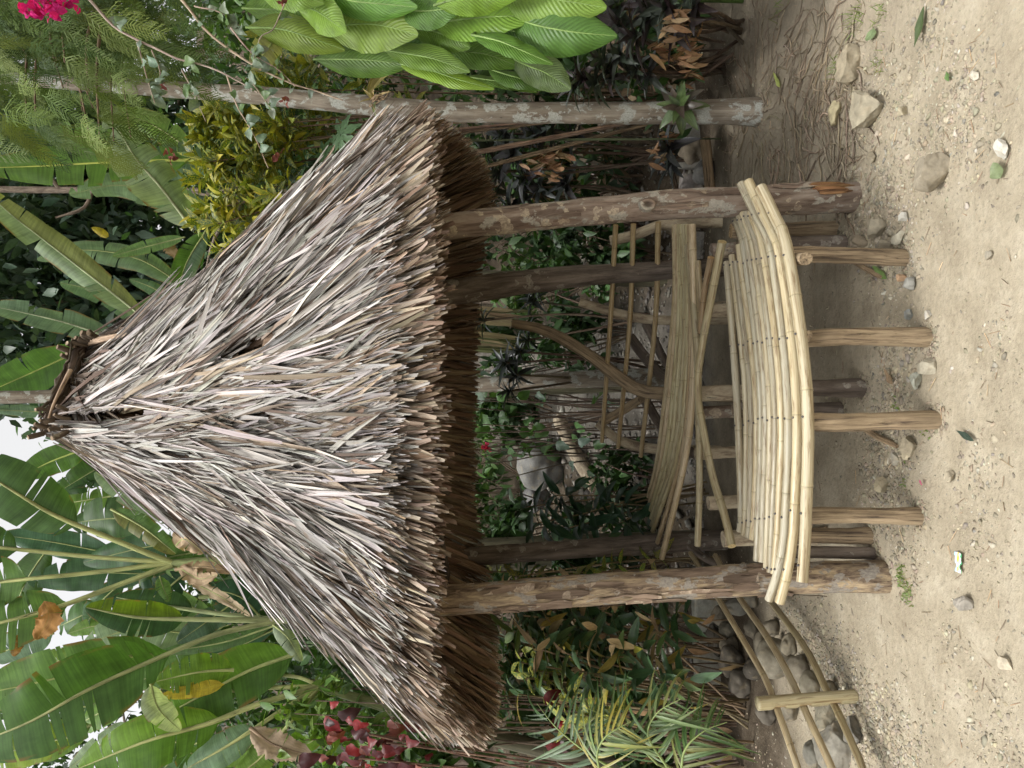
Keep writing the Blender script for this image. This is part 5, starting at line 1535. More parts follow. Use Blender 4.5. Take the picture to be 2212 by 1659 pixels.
bush('bank_shrub', 'dark dense shrub low behind the rear left post', at(1300, 1200, 5.9), (0.4, 0.25, 0.45), 620, 0.12, GD, 18, group=UG)
bush('bank_shrub', 'dark dense shrub behind the brown dead leaf bunch', at(1150, 380, 6.2), (0.5, 0.3, 0.45), 700, 0.12, GD, 18, group=UG)
bush('bank_shrub', 'dense dark shrub low behind the backrest, right of centre', at(1230, 720, 6.6), (0.40, 0.3, 0.32), 520, 0.12, GD, 16, group=UG)
bush('bank_shrub', 'dense dark shrub behind the pale bleached log', at(1150, 950, 9.0), (0.7, 0.3, 0.22), 420, 0.14, GD, 16, group=UG)
bush('bank_shrub', 'dark leafy shrub low behind the left end of the backrest', at(1330, 1040, 5.9), (0.36, 0.25, 0.22), 420, 0.11, GD, 14, group=UG)
bush('bank_shrub', 'dark shrub on the bank just right of the grey trunk', at(1090, 770, 7.4), (0.45, 0.3, 0.3), 420, 0.13, GD, 14, group=UG)
bush('bank_shrub', 'dim leafy shrub on the bank under the rear eave, centre', at(1055, 900, 8.5), (0.75, 0.5, 0.28), 380, 0.15, GM, 14, group=UG)
bush('bank_shrub', 'dim leafy shrub on the bank behind the rear right post', at(1100, 620, 7.8), (0.6, 0.4, 0.35), 420, 0.13, GM + [(0.10, 0.17, 0.05)], 14, group=UG)
bush('bank_shrub', 'dark shrub on the bank behind the rear left post', at(1070, 1120, 7.5), (0.6, 0.4, 0.35), 420, 0.15, GD, 14, group=UG)
bush('bank_shrub', 'dark shrub filling the shade right of the rear right post', at(1180, 500, 6.3), (0.45, 0.4, 0.45), 420, 0.12, GD, 14, group=UG)
bush('bank_shrub', 'shrub high on the bank behind the right eave', at(1000, 420, 7.6), (1.0, 0.5, 0.5), 600, 0.14, GD, 18, group=UG)
bush('bank_shrub', 'shrub high on the bank behind the left eave', at(1000, 1330, 7.4), (1.1, 0.5, 0.5), 700, 0.14, GD, 18, group=UG)
bush('bank_shrub', 'wide dim shrub line under the rear eave left of the boulder', at(1030, 1060, 9.3), (1.0, 0.4, 0.3), 420, 0.16, GM, 16, group=UG)
sap = thing('sapling_clump', 'clump of thin dark upright saplings behind the backrest', 'saplings', Vector((-0.3, 6.0, gh(-0.3, 6.0))))
for k in range(20):
    y0 = random.uniform(855, 1010); y1 = y0 + random.gauss(-12, 30); d = random.uniform(5.7, 6.4)
    a = at(random.uniform(985, 1060), y1, d); b = at(1420, y0, d); b.z = gh(b.x, b.y) - 0.03
    mb = MB(); tube(mb, spline([b, b.lerp(a, 0.4) + Vector((random.gauss(0, 0.03), 0, 0)), b.lerp(a, 0.75) + Vector((random.gauss(0, 0.03), 0, 0)), a], 12), [0.008 * (1 - 0.05 * i) for i in range(12)], 6, jit((0.30, 0.28, 0.26), 0.2)); part('stem', mb, M_TWIG, sap)
    for q in range(3):
        p = b.lerp(a, random.uniform(0.35, 1.0))
        inst('leaf', random.choice(OVATE), M_LEAF, basis(p, rvec(1) + Vector((0, -0.3, -0.6)), Vector((0, -0.5, 1)) + rvec(0.4), *([random.uniform(0.09, 0.16)] * 3)), jit(random.choice([(0.07, 0.14, 0.04), (0.09, 0.13, 0.09), (0.05, 0.10, 0.03)]), 0.2), sap)
# dried banana trunk leaves hanging behind the rear right post
dl = thing('dry_banana_clump', 'bundle of hanging dry tan banana leaves behind the rear posts', 'dead leaves', gp(1330, 715) + Vector((0, 1.2, 0)))
dl.location.z = gh(dl.location.x, dl.location.y)
for k in range(16):
    y0 = random.uniform(665, 760)
    ribbon_leaf(dl, [at(980, y0 - 6, 6.6), at(1050, y0, 6.5), at(1120 + random.uniform(-20, 40), y0 + random.gauss(8, 8), 6.45)], 0, random.uniform(5, 9) / FPX * 6.5, jit(random.choice([(0.19, 0.145, 0.08), (0.15, 0.11, 0.065), (0.09, 0.095, 0.04)]), 0.2), M_DRY, random.uniform(-50, 50), 0.4, 0.3, 0, 10, 2, rib=0.0)
mb = MB(); tube(mb, spline([Vector(dl.location), at(1000, 712, 6.7), at(850, 705, 6.7)], 10), 0.07, 10, (0.55, 0.42, 0.25), 0.1); part('stalk', mb, M_STEM, dl)
for v, y, d in ((1290, 760, 5.9), (1085, 745, 6.8), (1310, 720, 6.0), (1180, 960, 6.0)):
    pass
# red flower head on the bank
fl = thing('red_flower', 'small pinkish red flower head under the rear eave', 'flower', at(1052, 968, 7.2)); fl.location.z = gh(fl.location.x, fl.location.y)
mb = MB(); c = at(1052, 968, 7.2); tube(mb, spline([Vector(fl.location), c.lerp(Vector(fl.location), 0.5) + Vector((0.04, 0, 0)), c], 8), 0.005, 6, (0.07, 0.12, 0.04)); part('stem', mb, M_STEM, fl)
for k in range(16): inst('petal', random.choice(OVATE), M_PETAL, basis(c + rvec(0.015), rvec(1), rvec(1), 0.05, 0.05, 0.05), jit((0.42, 0.03, 0.08), 0.3), fl)

# ------------------------------------------------------------------ dark cordyline shrubs
def rosette(plant, c, n, L, W, pal, axis=None, tpls=None, mat=None, up=0.9):
    ax = (axis or Vector((random.gauss(0, 0.3), random.gauss(-0.25, 0.25), 1))).normalized()
    xx = ax.orthogonal().normalized(); yy = ax.cross(xx)
    a0 = random.uniform(0, 6.28)
    for k in range(n):
        a = a0 + k * 2.399; q = k / max(1, n - 1)
        el = up * (1 - q) ** 0.8 * 1.35 - 0.35 * q
        d = (xx * math.cos(a) + yy * math.sin(a)) * math.cos(el) + ax * math.sin(el)
        l = L * random.uniform(0.75, 1.15) * (0.65 + 0.35 * min(1, q * 2.2))
        inst('leaf', random.choice(tpls or SWORD), mat or M_GLOSS, basis(c - ax * 0.02 * q, d, ax + rvec(0.15), l * W, l, l), jit(random.choice(pal), 0.25), plant)
def cordyline(label, heads, pal, L, base, n=12, W=1.15, group='dark purple-leaved shrubs', drys=(), tpls=None, name='dark_leaf_shrub', up=0.9, mat=None, cat='shrub'):
    b = Vector((base[0], base[1], gh(base[0], base[1])))
    o = thing(name, label, cat, b, group)
    for h in heads:
        c = at(*h)
        mid = b.lerp(c, 0.5) + Vector((random.gauss(0, 0.05), random.gauss(0, 0.03), -0.03))
        mb = MB(); tube(mb, spline([b + Vector((random.gauss(0, 0.05), random.gauss(0, 0.03), -0.04)), mid, c], 12), [0.012 - 0.0004 * i for i in range(12)], 8, jit((0.5, 0.47, 0.43), 0.25), 0.15); part('stem', mb, M_TWIG, o)
        rosette(o, c, n, L * random.uniform(0.85, 1.15), W, pal, None, tpls, mat, up)
    for h in drys:
        c = at(*h)
        for k in range(13):
            d = Vector((random.gauss(0, 0.5), random.gauss(-0.3, 0.4), -1))
            l = random.uniform(0.07, 0.125)
            inst('dry_leaf', random.choice(ELLIP), M_DRY, basis(c + rvec(0.025), d, rvec(1), l, l, l), jit(random.choice([(0.30, 0.18, 0.10), (0.20, 0.11, 0.06), (0.40, 0.28, 0.17)]), 0.25), o)
    return o
DK = [(0.06, 0.07, 0.056), (0.045, 0.036, 0.037), (0.085, 0.10, 0.08), (0.04, 0.027, 0.029), (0.05, 0.065, 0.045)]
DKK = [(0.045, 0.052, 0.05), (0.035, 0.032, 0.036), (0.06, 0.07, 0.065)]  # purple leaves behind the hut, near-black with the shade put into the colour
g = gp(1590, 60)
cordyline('dark purple-leaved shrub below the ribbed leaves at the right edge', [(1338, 50, 3.7), (1372, 78, 3.65), (1405, 35, 3.6), (1440, 12, 3.5), (1480, 40, 3.5), (1500, 10, 3.45), (1330, 15, 3.8), (1455, 70, 3.6), (1390, 8, 3.6)], DK, 0.155, (g.x, g.y), 13, drys=[(1435, 78, 3.55), (1410, 108, 3.65), (1470, 100, 3.6), (1450, 45, 3.45)])
g = gp(1560, 140)
cordyline('dark glossy shrub with brown dead leaves between the ribbed leaves and the trunk', [(1300, 130, 3.9), (1335, 118, 3.85), (1372, 150, 3.9), (1285, 178, 3.95), (1255, 168, 3.95), (1400, 160, 4.0), (1320, 165, 3.95), (1240, 185, 4.0)], DK, 0.155, (g.x, g.y), 13, drys=[(1455, 130, 3.9), (1480, 160, 4.0)])
g = gp(1560, 300)
cordyline('dark shrub with a big brown dead leaf bunch behind the right front post', [(1085, 288, 4.9), (1110, 330, 4.9), (1075, 372, 5.0), (1150, 290, 4.85), (1190, 285, 4.8), (1130, 385, 5.0), (1055, 318, 5.1), (1240, 300, 4.8)], DKK, 0.19, (g.x + 0.05, g.y + 0.5), 13, drys=[(1165, 345, 4.75), (1185, 365, 4.75), (1150, 360, 4.75), (1195, 335, 4.72), (1430, 300, 4.6), (1415, 330, 4.6)])
g = gp(1540, 400)
cordyline('dim dark shrub in the shade between the right posts', [(1065, 420, 5.4), (1100, 445, 5.4), (1130, 415, 5.3), (1165, 405, 5.3), (1060, 470, 5.5), (1220, 400, 5.2), (1450, 350, 4.7), (1440, 320, 4.6)], DKK, 0.20, (g.x, g.y + 0.8), 12)
cordyline('spiky black-looking plant against the bank, right of the grey trunk', [(1042, 692, 5.9), (1160, 620, 6.0), (1150, 650, 6.1), (1140, 735, 6.0)], [(0.03, 0.035, 0.035)], 0.19, (0.55, 6.1), 15, 0.85)  # leaf colour near-black: the shade behind the hut is painted in
cordyline('spiky black-looking plant in front of the grey trunk', [(1092, 785, 5.3), (1115, 810, 5.3), (1120, 760, 5.4), (1100, 845, 5.3)], [(0.03, 0.035, 0.035)], 0.17, (0.12, 5.75), 14, 0.85)  # same near-black leaves, shade included in the colour
cordyline('dark leafy shrub just outside the right edge of the path', [(1400, -60, 3.4), (1450, -110, 3.4), (1350, -130, 3.5), (1490, -50, 3.3), (1380, -190, 3.5), (1460, -200, 3.4)], DK, 0.155, (2.35, 3.6), 11)
# epiphyte on the pale trunk
ep = thing('epiphyte', 'green and purple leaf rosette growing on the pale trunk near its base', 'plant', at(1470, 226, 4.10)); 
rosette(ep, at(1468, 228, 4.08), 18, 0.165, 1.5, [(0.10, 0.15, 0.05), (0.13, 0.18, 0.09), (0.075, 0.06, 0.045), (0.08, 0.12, 0.04)], Vector((-0.1, -0.9, 0.35)), SWORD)
ep2 = thing('orchid', 'small wilted orchid with bare roots clinging high on the pale trunk', 'orchid', at(805, 215, 4.14))
rosette(ep2, at(805, 213, 4.14), 8, 0.12, 0.9, [(0.16, 0.20, 0.07), (0.38, 0.28, 0.12)], Vector((0.5, -0.7, 0.3)), SWORD)
for k in range(9):
    a = at(805 + random.uniform(-8, 8), 216 + random.uniform(-10, 10), 4.13); b = a + Vector((random.gauss(0, 0.02), -0.01, random.gauss(-0.04, 0.03)))
    mb = MB(); tube(mb, spline([a, a.lerp(b, 0.5) + rvec(0.008), b], 7), 0.003, 5, (1.6, 1.45, 1.2)); part('root', mb, M_TWIG, ep2)
for k in (0, 1):
    ribbon_leaf(ep2, [at(790, 208, 4.12), at(806 + 14 * k, 170, 4.05), at(838 + 12 * k, 128 + 22 * k, 4.0)], 0.1, 0.014, jit((0.34, 0.30, 0.12), 0.15), M_DRY, 30, 0.4, 0.2, 0, 12, 2, rib=0.0)

# ------------------------------------------------------------------ broad ribbed leaves at the right
P_HELIC = lambda s: (math.sin(math.pi * min(1, s ** 0.92 * 0.975 + 0.018))) ** 0.72 * (1 - 0.25 * s ** 6)
hp = thing('ribbed_leaf_plant', 'large clump of broad bright green pleated leaves at the right edge', 'plant', Vector((2.35, 4.1, gh(2.35, 4.1))))
HL = (0.145, 0.25, 0.035); HM = (0.105, 0.20, 0.03); HD = (0.065, 0.145, 0.025); HY = (0.20, 0.29, 0.035)
for (k, hw, t, roll) in [
    ([(1110, 35, 3.05), (1150, 52, 2.98), (1230, 68, 2.92), (1312, 76, 2.9)], 47, HD, 0),
    ([(1085, -25, 3.0), (1150, -8, 2.95), (1220, 2, 2.9), (1292, 14, 2.88)], 44, HL, 10),
    ([(945, 50, 3.2), (1000, 42, 3.12), (1070, 36, 3.05), (1140, 34, 3.0)], 41, HL, 0),
    ([(710, 60, 3.3), (770, 52, 3.22), (830, 56, 3.15), (888, 72, 3.1)], 42, HL, 8),
    ([(700, -12, 3.2), (760, 2, 3.12), (820, 8, 3.06), (885, 14, 3.0)], 30, HM, 0),
    ([(690, 128, 3.5), (740, 128, 3.45), (800, 130, 3.4), (868, 138, 3.35)], 34, HM, -10),
    ([(840, 110, 3.3), (890, 118, 3.25), (940, 128, 3.2), (1000, 150, 3.15)], 24, HL, -30),
    ([(1030, 78, 3.05), (1075, 88, 3.0), (1120, 106, 2.96), (1180, 132, 2.94)], 22, HL, -25),
    ([(1110, 128, 3.3), (1140, 142, 3.26), (1180, 158, 3.24), (1222, 186, 3.2)], 32, (0.13, 0.22, 0.07), -10),
    ([(872, 140, 3.35), (930, 152, 3.28), (990, 172, 3.22), (1052, 188, 3.2)], 19, HY, -40),
    ([(545, 60, 3.4), (600, 62, 3.35), (660, 78, 3.3), (728, 102, 3.3)], 35, HY, 5),
    ([(640, 10, 3.25), (670, 18, 3.2), (700, 34, 3.15), (738, 62, 3.1)], 33, HL, 0),
    ([(890, 62, 3.3), (930, 66, 3.25), (965, 78, 3.2), (1005, 98, 3.18)], 30, HM, 0),
    ([(960, 110, 3.4), (1010, 112, 3.35), (1060, 120, 3.3), (1110, 140, 3.3)], 28, HM, -8),
    ([(870, 20, 3.1), (910, 24, 3.05), (960, 20, 3.0), (990, 18, 2.98)], 28, HM, 0),
    ([(650, 40, 3.6), (700, 70, 3.55), (740, 90, 3.5), (790, 105, 3.5)], 34, HD, 0),
    ([(535, 18, 3.5), (580, 20, 3.45), (640, 22, 3.4), (700, 30, 3.35)], 34, HM, 0),
    ([(1060, 150, 3.5), (1090, 160, 3.45), (1130, 172, 3.4), (1170, 190, 3.4)], 20, HM, -20),
    ([(860, 95, 3.5), (900, 100, 3.45), (960, 108, 3.42), (1020, 120, 3.4)], 34, HD, 0),
    ([(1040, 30, 3.3), (1080, 60, 3.25), (1120, 70, 3.2), (1160, 90, 3.2)], 34, HD, 0),
    ([(1000, 165, 3.6), (1050, 172, 3.55), (1100, 180, 3.5), (1150, 196, 3.5)], 16, HM, -30),
    ([(950, 8, 2.95), (1000, -6, 2.9), (1060, -12, 2.88), (1110, -10, 2.86)], 34, HY, 0),
    ([(560, -30, 3.2), (610, -20, 3.15), (650, -10, 3.1), (690, 4, 3.1)], 30, HL, 0),
]:
    keys = [at(*q) for q in k]
    keys[0] = keys[0] + (keys[0] - keys[1]) * 0.25; keys[-1] = keys[-1] + (keys[-1] - keys[-2]) * 0.25
    ribbon_leaf(hp, keys, 0.0, random.uniform(1.15, 1.45) * hw / FPX * k[1][2], jit(t, 0.28, 0.12), M_PLEAT, roll + random.choice([random.uniform(-20, 20), random.uniform(-20, 20), random.uniform(-20, 20), random.uniform(-38, 38)]), 0.16, random.uniform(0.2, 0.6), 0, 34, 5, P_HELIC, 0.005, (0.22, 0.33, 0.10), pleat=0.0, wav=0.22)
    # stalk down to the clump's foot, behind the leaves
    p0 = keys[0]; f = Vector((2.35 + random.gauss(0, 0.09), 4.1 + random.gauss(0, 0.09), gh(2.35, 4.1)))
    mb = MB(); tube(mb, spline([f, f.lerp(p0, 0.6) + Vector((0.10, 0.12, 0.12)), p0], 12), [0.014 - 0.0007 * i for i in range(12)], 7, (0.13, 0.22, 0.06)); part('stalk', mb, M_STEM, hp)
for k_ in range(16):               # the clump goes on to the right
    v, y, d = random.uniform(600, 1150), random.uniform(-330, -60), random.uniform(3.0, 3.7)
    keys = [at(v, y, d), at(v + 50, y + 12, d - 0.05), at(v + 110, y + 22, d - 0.08), at(v + 170, y + 38, d - 0.1)]
    ribbon_leaf(hp, keys, 0.0, random.uniform(0.05, 0.09), jit(random.choice([HL, HM, HD, HY]), 0.2, 0.1), M_PLEAT, random.uniform(-35, 35), 0.16, random.uniform(0.2, 0.6), 0, 24, 4, P_paddle, 0.005, (0.22, 0.33, 0.10), wav=0.22)
ribbon_leaf(hp, [at(600, 75, 3.45), at(575, 110, 3.4), at(545, 150, 3.4)], 0, 30 / FPX * 3.4, (0.30, 0.30, 0.14), M_BANANA, 0, 0.2, 0.2, 2, rib=0.006)

# ------------------------------------------------------------------ yellow croton bush and shrubs behind the right slope
def croton(label, heads, pal, L, base, spots=True, own=True, n=15, group=None):
    b = Vector((base[0], base[1], gh(base[0], base[1])))
    o = thing('croton_bush', label, 'bush', b, group)
    rest = []
    for h in heads:
        c = at(*h)
        mb = MB()
        if random.random() < 0.22:
          mid = b.lerp(c, 0.55) + Vector((random.gauss(0, 0.05), 0, 0.05)); tube(mb, spline([b, mid, c], 9), [0.01 - 0.0008 * i for i in range(9)], 6, jit((0.7, 0.6, 0.5), 0.2)); part('stem', mb, M_TWIG, o)
        ax = Vector((random.gauss(0, 0.35), random.gauss(-0.4, 0.3), 1)).normalized(); xx = ax.orthogonal().normalized(); yy = ax.cross(xx); a0 = random.uniform(0, 6.28)
        for k in range(n):
            a = a0 + k * 2.399; q = k / (n - 1); el = 1.25 * (1 - q) - 0.3 * q
            d = (xx * math.cos(a) + yy * math.sin(a)) * math.cos(el) + ax * math.sin(el); l = L * random.uniform(0.7, 1.15)
            col = jit(random.choice(pal), 0.22)
            M = basis(c - ax * (0.09 * q), d, ax + rvec(0.2), l * 1.25, l, l)
            rest.append((random.choice(LANCE), M, col))
    random.shuffle(rest)
    k = 300 if own else 0
    for tp, M, c in rest[:k]: inst('leaf', tp, M_SPOT, M, c, o)
    if rest[k:]: join('foliage', rest[k:], M_SPOT, o)
    return o
YC = [(0.18, 0.21, 0.035), (0.09, 0.14, 0.03), (0.36, 0.33, 0.035), (0.42, 0.36, 0.03), (0.26, 0.28, 0.04), (0.05, 0.095, 0.025), (0.11, 0.16, 0.04), (0.045, 0.09, 0.028), (0.07, 0.12, 0.03)]
heads = [(random.uniform(415, 610), random.uniform(235, 500), random.uniform(4.2, 4.9)) for _ in range(60)]
heads += [(430, 300, 4.5), (450, 350, 4.4), (420, 390, 4.6), (480, 420, 4.4), (520, 470, 4.4), (540, 510, 4.5), (500, 530, 4.6), (470, 540, 4.7), (430, 480, 4.7), (560, 440, 4.3), (590, 330, 4.3), (600, 270, 4.3), (455, 260, 4.5), (545, 390, 4.3), (500, 300, 4.3), (530, 340, 4.3), (575, 290, 4.4), (620, 300, 4.5)]
croton('big yellow-green spotted croton bush above the right roof slope', heads, YC, 0.125, (1.75, 4.6))
GC2 = [(0.08, 0.14, 0.03), (0.12, 0.18, 0.035), (0.06, 0.11, 0.03), (0.20, 0.22, 0.04)]
heads = [(random.uniform(560, 900), random.uniform(60, 290), random.uniform(4.6, 5.3)) for _ in range(34)] + [(random.uniform(560, 740), random.uniform(270, 330), random.uniform(4.6, 5.0)) for _ in range(8)]
croton('green spotted shrub in the shade behind the lichen-covered trunk', heads, GC2, 0.15, (2.0, 5.1), own=False, n=13)
# lobed leaf plant
pa = thing('papaya_plant', 'young plant with large lobed blue-green leaves beside the right roof edge', 'plant', Vector((1.5, 4.5, gh(1.5, 4.5))))
def lobed(c, nrm, updir, s, col):
    mb = MB(); n = nrm.normalized(); u = (updir - n * updir.dot(n)).normalized(); r = u.cross(n)
    for k, a in enumerate((-140, -95, -50, 0, 50, 95, 140)):
        d = u * math.cos(R(a)) + r * math.sin(R(a))
        L = s * (1.0 - 0.25 * abs(a) / 140)
        M = basis(c, d, n, L * 0.95, L, L)
        tp = leaf_tpl(1, 0.34, 7, 2, lambda q: (0.35 + 0.65 * math.sin(math.pi * min(1, q ** 1.1))) * (1 - q ** 5) * (1 + 0.28 * math.sin(q * 16)), 0.12, 0.35)
        mb.add([M @ Vector(v) for v in tp.V.tolist()], tp.F.tolist(), tp.L.tolist(), col)
    return part('leaf', mb, M_LEAF, pa)
for c, s, col in ((at(735, 292, 4.35), 0.17, (0.12, 0.21, 0.10)), (at(775, 330, 4.35), 0.13, (0.10, 0.19, 0.09)), (at(700, 330, 4.4), 0.12, (0.09, 0.17, 0.07))):
    lobed(c, Vector((random.gauss(0, 0.2), -1, 0.5)), Vector((-0.5, 0, -1)), s, col)
    mb = MB(); tube(mb, spline([Vector((1.5, 4.5, 0.1)), Vector((1.5, 4.55, 1.5)), c], 10), 0.005, 6, (0.06, 0.07, 0.035)); part('stalk', mb, M_STEM, pa)

# ------------------------------------------------------------------ feathery conifer at the upper right
def spray_tpl(seed):
    r = random.Random(seed); V = []; F = []; L = []
    n = 20
    def strip(p, d, nn, ln, w):
        o = len(V); s = d.cross(nn).normalized()
        for i in range(4):
            q = i / 3; c = p + d * (ln * q) + Vector((0, 0, -0.10 * ln * q * q)); ww = w * (1 - 0.75 * q)
            V.append(tuple(c - s * ww)); V.append(tuple(c + s * ww)); L.append((q, -1, 0)); L.append((q, 1, 0))
        for i in range(3): F.append((o + i * 2, o + i * 2 + 1, o + i * 2 + 3, o + i * 2 + 2))
    cur = lambda s: Vector((0.10 * math.sin(s * 2) * 0.4, s, -0.16 * s * s))
    for i in range(6):
        a, b = cur(i / 6), cur((i + 1) / 6); strip(a, (b - a).normalized(), Vector((0, 0, 1)), (b - a).length, 0.012)
    for i in range(n):
        s = 0.06 + 0.92 * i / n; p = cur(s)
        for sd in (-1, 1):
            ln = 0.30 * (1 - 0.75 * s) * r.uniform(0.75, 1.15) + 0.05
            d = Vector((sd * 0.75, 0.62, r.uniform(-0.25, 0.25))).normalized()
            strip(p, d, Vector((0, 0, 1)) + Vector((r.gauss(0, 0.3), r.gauss(0, 0.3), 0)), ln, 0.011)
            for m in (0.3, 0.55, 0.8):
                strip(p + d * ln * m, Vector((sd * 0.25, 0.95, r.uniform(-0.4, 0.3))).normalized(), Vector((0, 0, 1)), ln * 0.34, 0.008)
    return Tpl(V, F, L)
SPRAYS = [spray_tpl(900 + k) for k in range(5)]
cf = trunk_tree('feathery_conifer', 'feathery drooping green conifer branches hanging in the upper right corner', [Vector((2.9, 3.7, 6.5)), Vector((2.85, 3.7, 3)), Vector((2.8, 3.7, 0))], [0.05, 0.09, 0.12], M_TWIG, 20, 12)
sp = []
def spray(v, y, d, L, tone=1.0):
    p = at(v, y, d)
    dr = Vector((random.gauss(-0.35, 0.35), random.gauss(-0.1, 0.35), -0.95))
    c = jit(random.choice([(0.09, 0.14, 0.035), (0.13, 0.185, 0.045), (0.06, 0.10, 0.028), (0.17, 0.22, 0.06)]), 0.2)
    sp.append((random.choice(SPRAYS), basis(p, dr, Vector((random.gauss(0, 0.6), -1, 0.3)), L, L, L), tuple(q * tone for q in c)))
for k in range(15):                # boughs
    v0, y0 = random.uniform(-60, 300), random.uniform(-60, 10)
    e = (v0 + random.uniform(-60, 40), random.uniform(120, 320)); d = random.uniform(3.2, 4.3)
    pts = spline([at(v0, -120, d + 0.2), at(v0 - 20, y0, d), at((v0 + e[0]) / 2 - 25, (y0 + e[1]) / 2, d), at(e[0], e[1], d)], 14)
    mb = MB(); tube(mb, pts, [0.014 - 0.0008 * i for i in range(14)], 6, (0.8, 0.7, 0.6)); part('bough', mb, M_TWIG, cf)
dens = lambda v, y: (1.0 if y < 120 else max(0.0, 1 - (y - 120) / 230)) * (1.0 if v < 190 else max(0.0, 1 - (v - 190) / (200 if y < 200 else 80)))
while len(sp) < 620:
    v, y = random.uniform(-90, 420), random.uniform(-330, 330)
    if random.random() > dens(v, y) * (0.55 + 0.9 * mnoise.noise((v * 0.012, y * 0.014, 5))): continue
    dn = random.uniform(3.1, 4.4)
    if 120 < y < 235 and v < 430 and random.random() < 0.8: dn = random.uniform(4.6, 5.2)
    spray(v, y, dn, random.uniform(0.16, 0.30))
sp.sort(key=lambda q: q[1].translation.y)
for tp, M, c in sp[:300]: inst('branchlet', tp, M_NEEDLE, M, c, cf)
join('branchlets', sp[300:], M_NEEDLE, cf)

# bougainvillea: a flower cluster and thin arching shoots with sparse grey-green leaves
bg_ = thing('bougainvillea', 'bougainvillea with a magenta flower cluster and long thin arching shoots at upper right', 'vine', Vector((2.1, 3.1, gh(2.1, 3.1))))
mb = MB(); tube(mb, spline([Vector((2.1, 3.1, 0)), Vector((2.15, 3.1, 1.8)), at(250, -90, 3.0), at(100, 0, 3.0)], 20), [0.02 - 0.0007 * i for i in range(20)], 8, (0.9, 0.85, 0.8)); part('stem', mb, M_TWIG, bg_)
for k in range(70):
    p = at(random.gauss(100, 26), random.gauss(14, 14), random.uniform(2.9, 3.02))
    d = rvec(1) + Vector((0, -0.8, 0)); l = random.uniform(0.028, 0.045)
    inst('bract', random.choice(OVATE), M_PETAL, basis(p, d, rvec(1), l * 1.2, l, l), jit((0.48, 0.012, 0.16), 0.3), bg_)
shoots = [[(185, -10), (245, 55), (293, 84), (340, 105), (395, 130), (460, 148), (510, 172), (556, 202)], [(385, -10), (440, 60), (500, 110), (560, 148), (640, 185), (740, 216)], [(420, 12), (470, 26), (518, 58)],
          [(295, 90), (312, 150), (336, 222)], [(490, 162), (512, 232), (546, 286), (582, 362)], [(392, 150), (432, 232), (445, 262)], [(612, 8), (590, 62), (562, 80), (545, 140)], [(500, 60), (545, 115), (600, 150), (638, 188)], [(330, 110), (345, 160), (330, 205)], [(540, 175), (570, 215), (590, 240)]]
for i, sh in enumerate(shoots):
    pts = spline([at(v, y, 2.75 + 0.25 * (i % 3) / 2) for v, y in sh], 26)
    pts = [p + mnoise.noise_vector(p * 9) * 0.006 for p in pts]
    r0 = 0.0055 if i < 2 else 0.0032
    mb = MB(); tube(mb, pts, [r0 * (1 - 0.55 * k / 26) for k in range(26)], 6, jit((1.2, 1.2, 1.2), 0.1)); part('shoot', mb, M_TWIG, bg_)
    for k in range(9 if i != 1 else 5):
        p = random.choice(pts[4:]); l = random.uniform(0.035, 0.065)
        inst('leaf', random.choice(OVATE), M_LEAF, basis(p, Vector((random.gauss(-0.2, 0.7), random.gauss(-0.3, 0.5), random.gauss(-0.5, 0.5))), Vector((0, -1, 0.6)) + rvec(0.4), l, l, l), jit(random.choice([(0.13, 0.18, 0.12), (0.17, 0.21, 0.15), (0.09, 0.15, 0.05)]), 0.2), bg_)
for v, y in ((365, 330), (345, 188), (600, 335), (612, 8), (365, 345), (613, 217)):
    for k in range(4):
        inst('dried_flower', random.choice(OVATE), M_DRY, basis(at(v + random.gauss(0, 5), y + random.gauss(0, 4), 2.9), rvec(1), rvec(1), 0.028, 0.028, 0.028), jit((0.16, 0.05, 0.04), 0.3), bg_)

# ------------------------------------------------------------------ plants at the left, under the eave
def stem_plant(label, base, heads, L, pal, n, tpls, mat, group, name='broad_leaf_shrub', W=1.0, dry=0, up=0.7):
    b = Vector((base[0], base[1], gh(base[0], base[1])))
    o = thing(name, label, 'shrub', b, group)
    for h in heads:
        c = at(*h)
        bb = b + Vector((random.gauss(0, 0.08), random.gauss(0, 0.05), -0.03))
        mb = MB(); tube(mb, spline([bb, bb.lerp(c, 0.5) + Vector((random.gauss(0, 0.03), 0, 0)), c], 10), [0.008 - 0.0004 * i for i in range(10)], 6, jit((0.85, 0.8, 0.6), 0.2)); part('stem', mb, M_TWIG, o)
        ax = Vector((random.gauss(0, 0.2), random.gauss(-0.35, 0.2), 1)).normalized(); xx = ax.orthogonal().normalized(); yy = ax.cross(xx); a0 = random.uniform(0, 6)
        for k in range(n):
            a = a0 + k * 2.2; q = k / max(1, n - 1); el = up - q * 1.0
            d = (xx * math.cos(a) + yy * math.sin(a)) * math.cos(el) + ax * math.sin(el); l = L * random.uniform(0.75, 1.2)
            isdry = random.random() < dry
            inst('leaf', random.choice(tpls), M_DRY if isdry else mat, basis(c - ax * 0.14 * q, d, ax + rvec(0.25), l * W, l, l), jit((0.40, 0.28, 0.15), 0.2) if isdry else jit(random.choice(pal), 0.25), o)
    return o
LG = 'shrubs left of the hut'
DGN = [(0.055, 0.11, 0.045), (0.075, 0.135, 0.06), (0.045, 0.09, 0.03), (0.085, 0.13, 0.04)]
stem_plant('dark broad-leaved shrub just left of the thick front post', (-1.62, 4.55), [(1130, 1330, 4.3), (1195, 1345, 4.2), (1240, 1335, 4.25), (1300, 1320, 4.2), (1170, 1375, 4.2), (1110, 1365, 4.3), (1270, 1365, 4.1), (1370, 1330, 4.2), (1430, 1325, 4.2)], 0.19, DGN, 9, ELLIP, M_GLOSS, LG, dry=0.15)
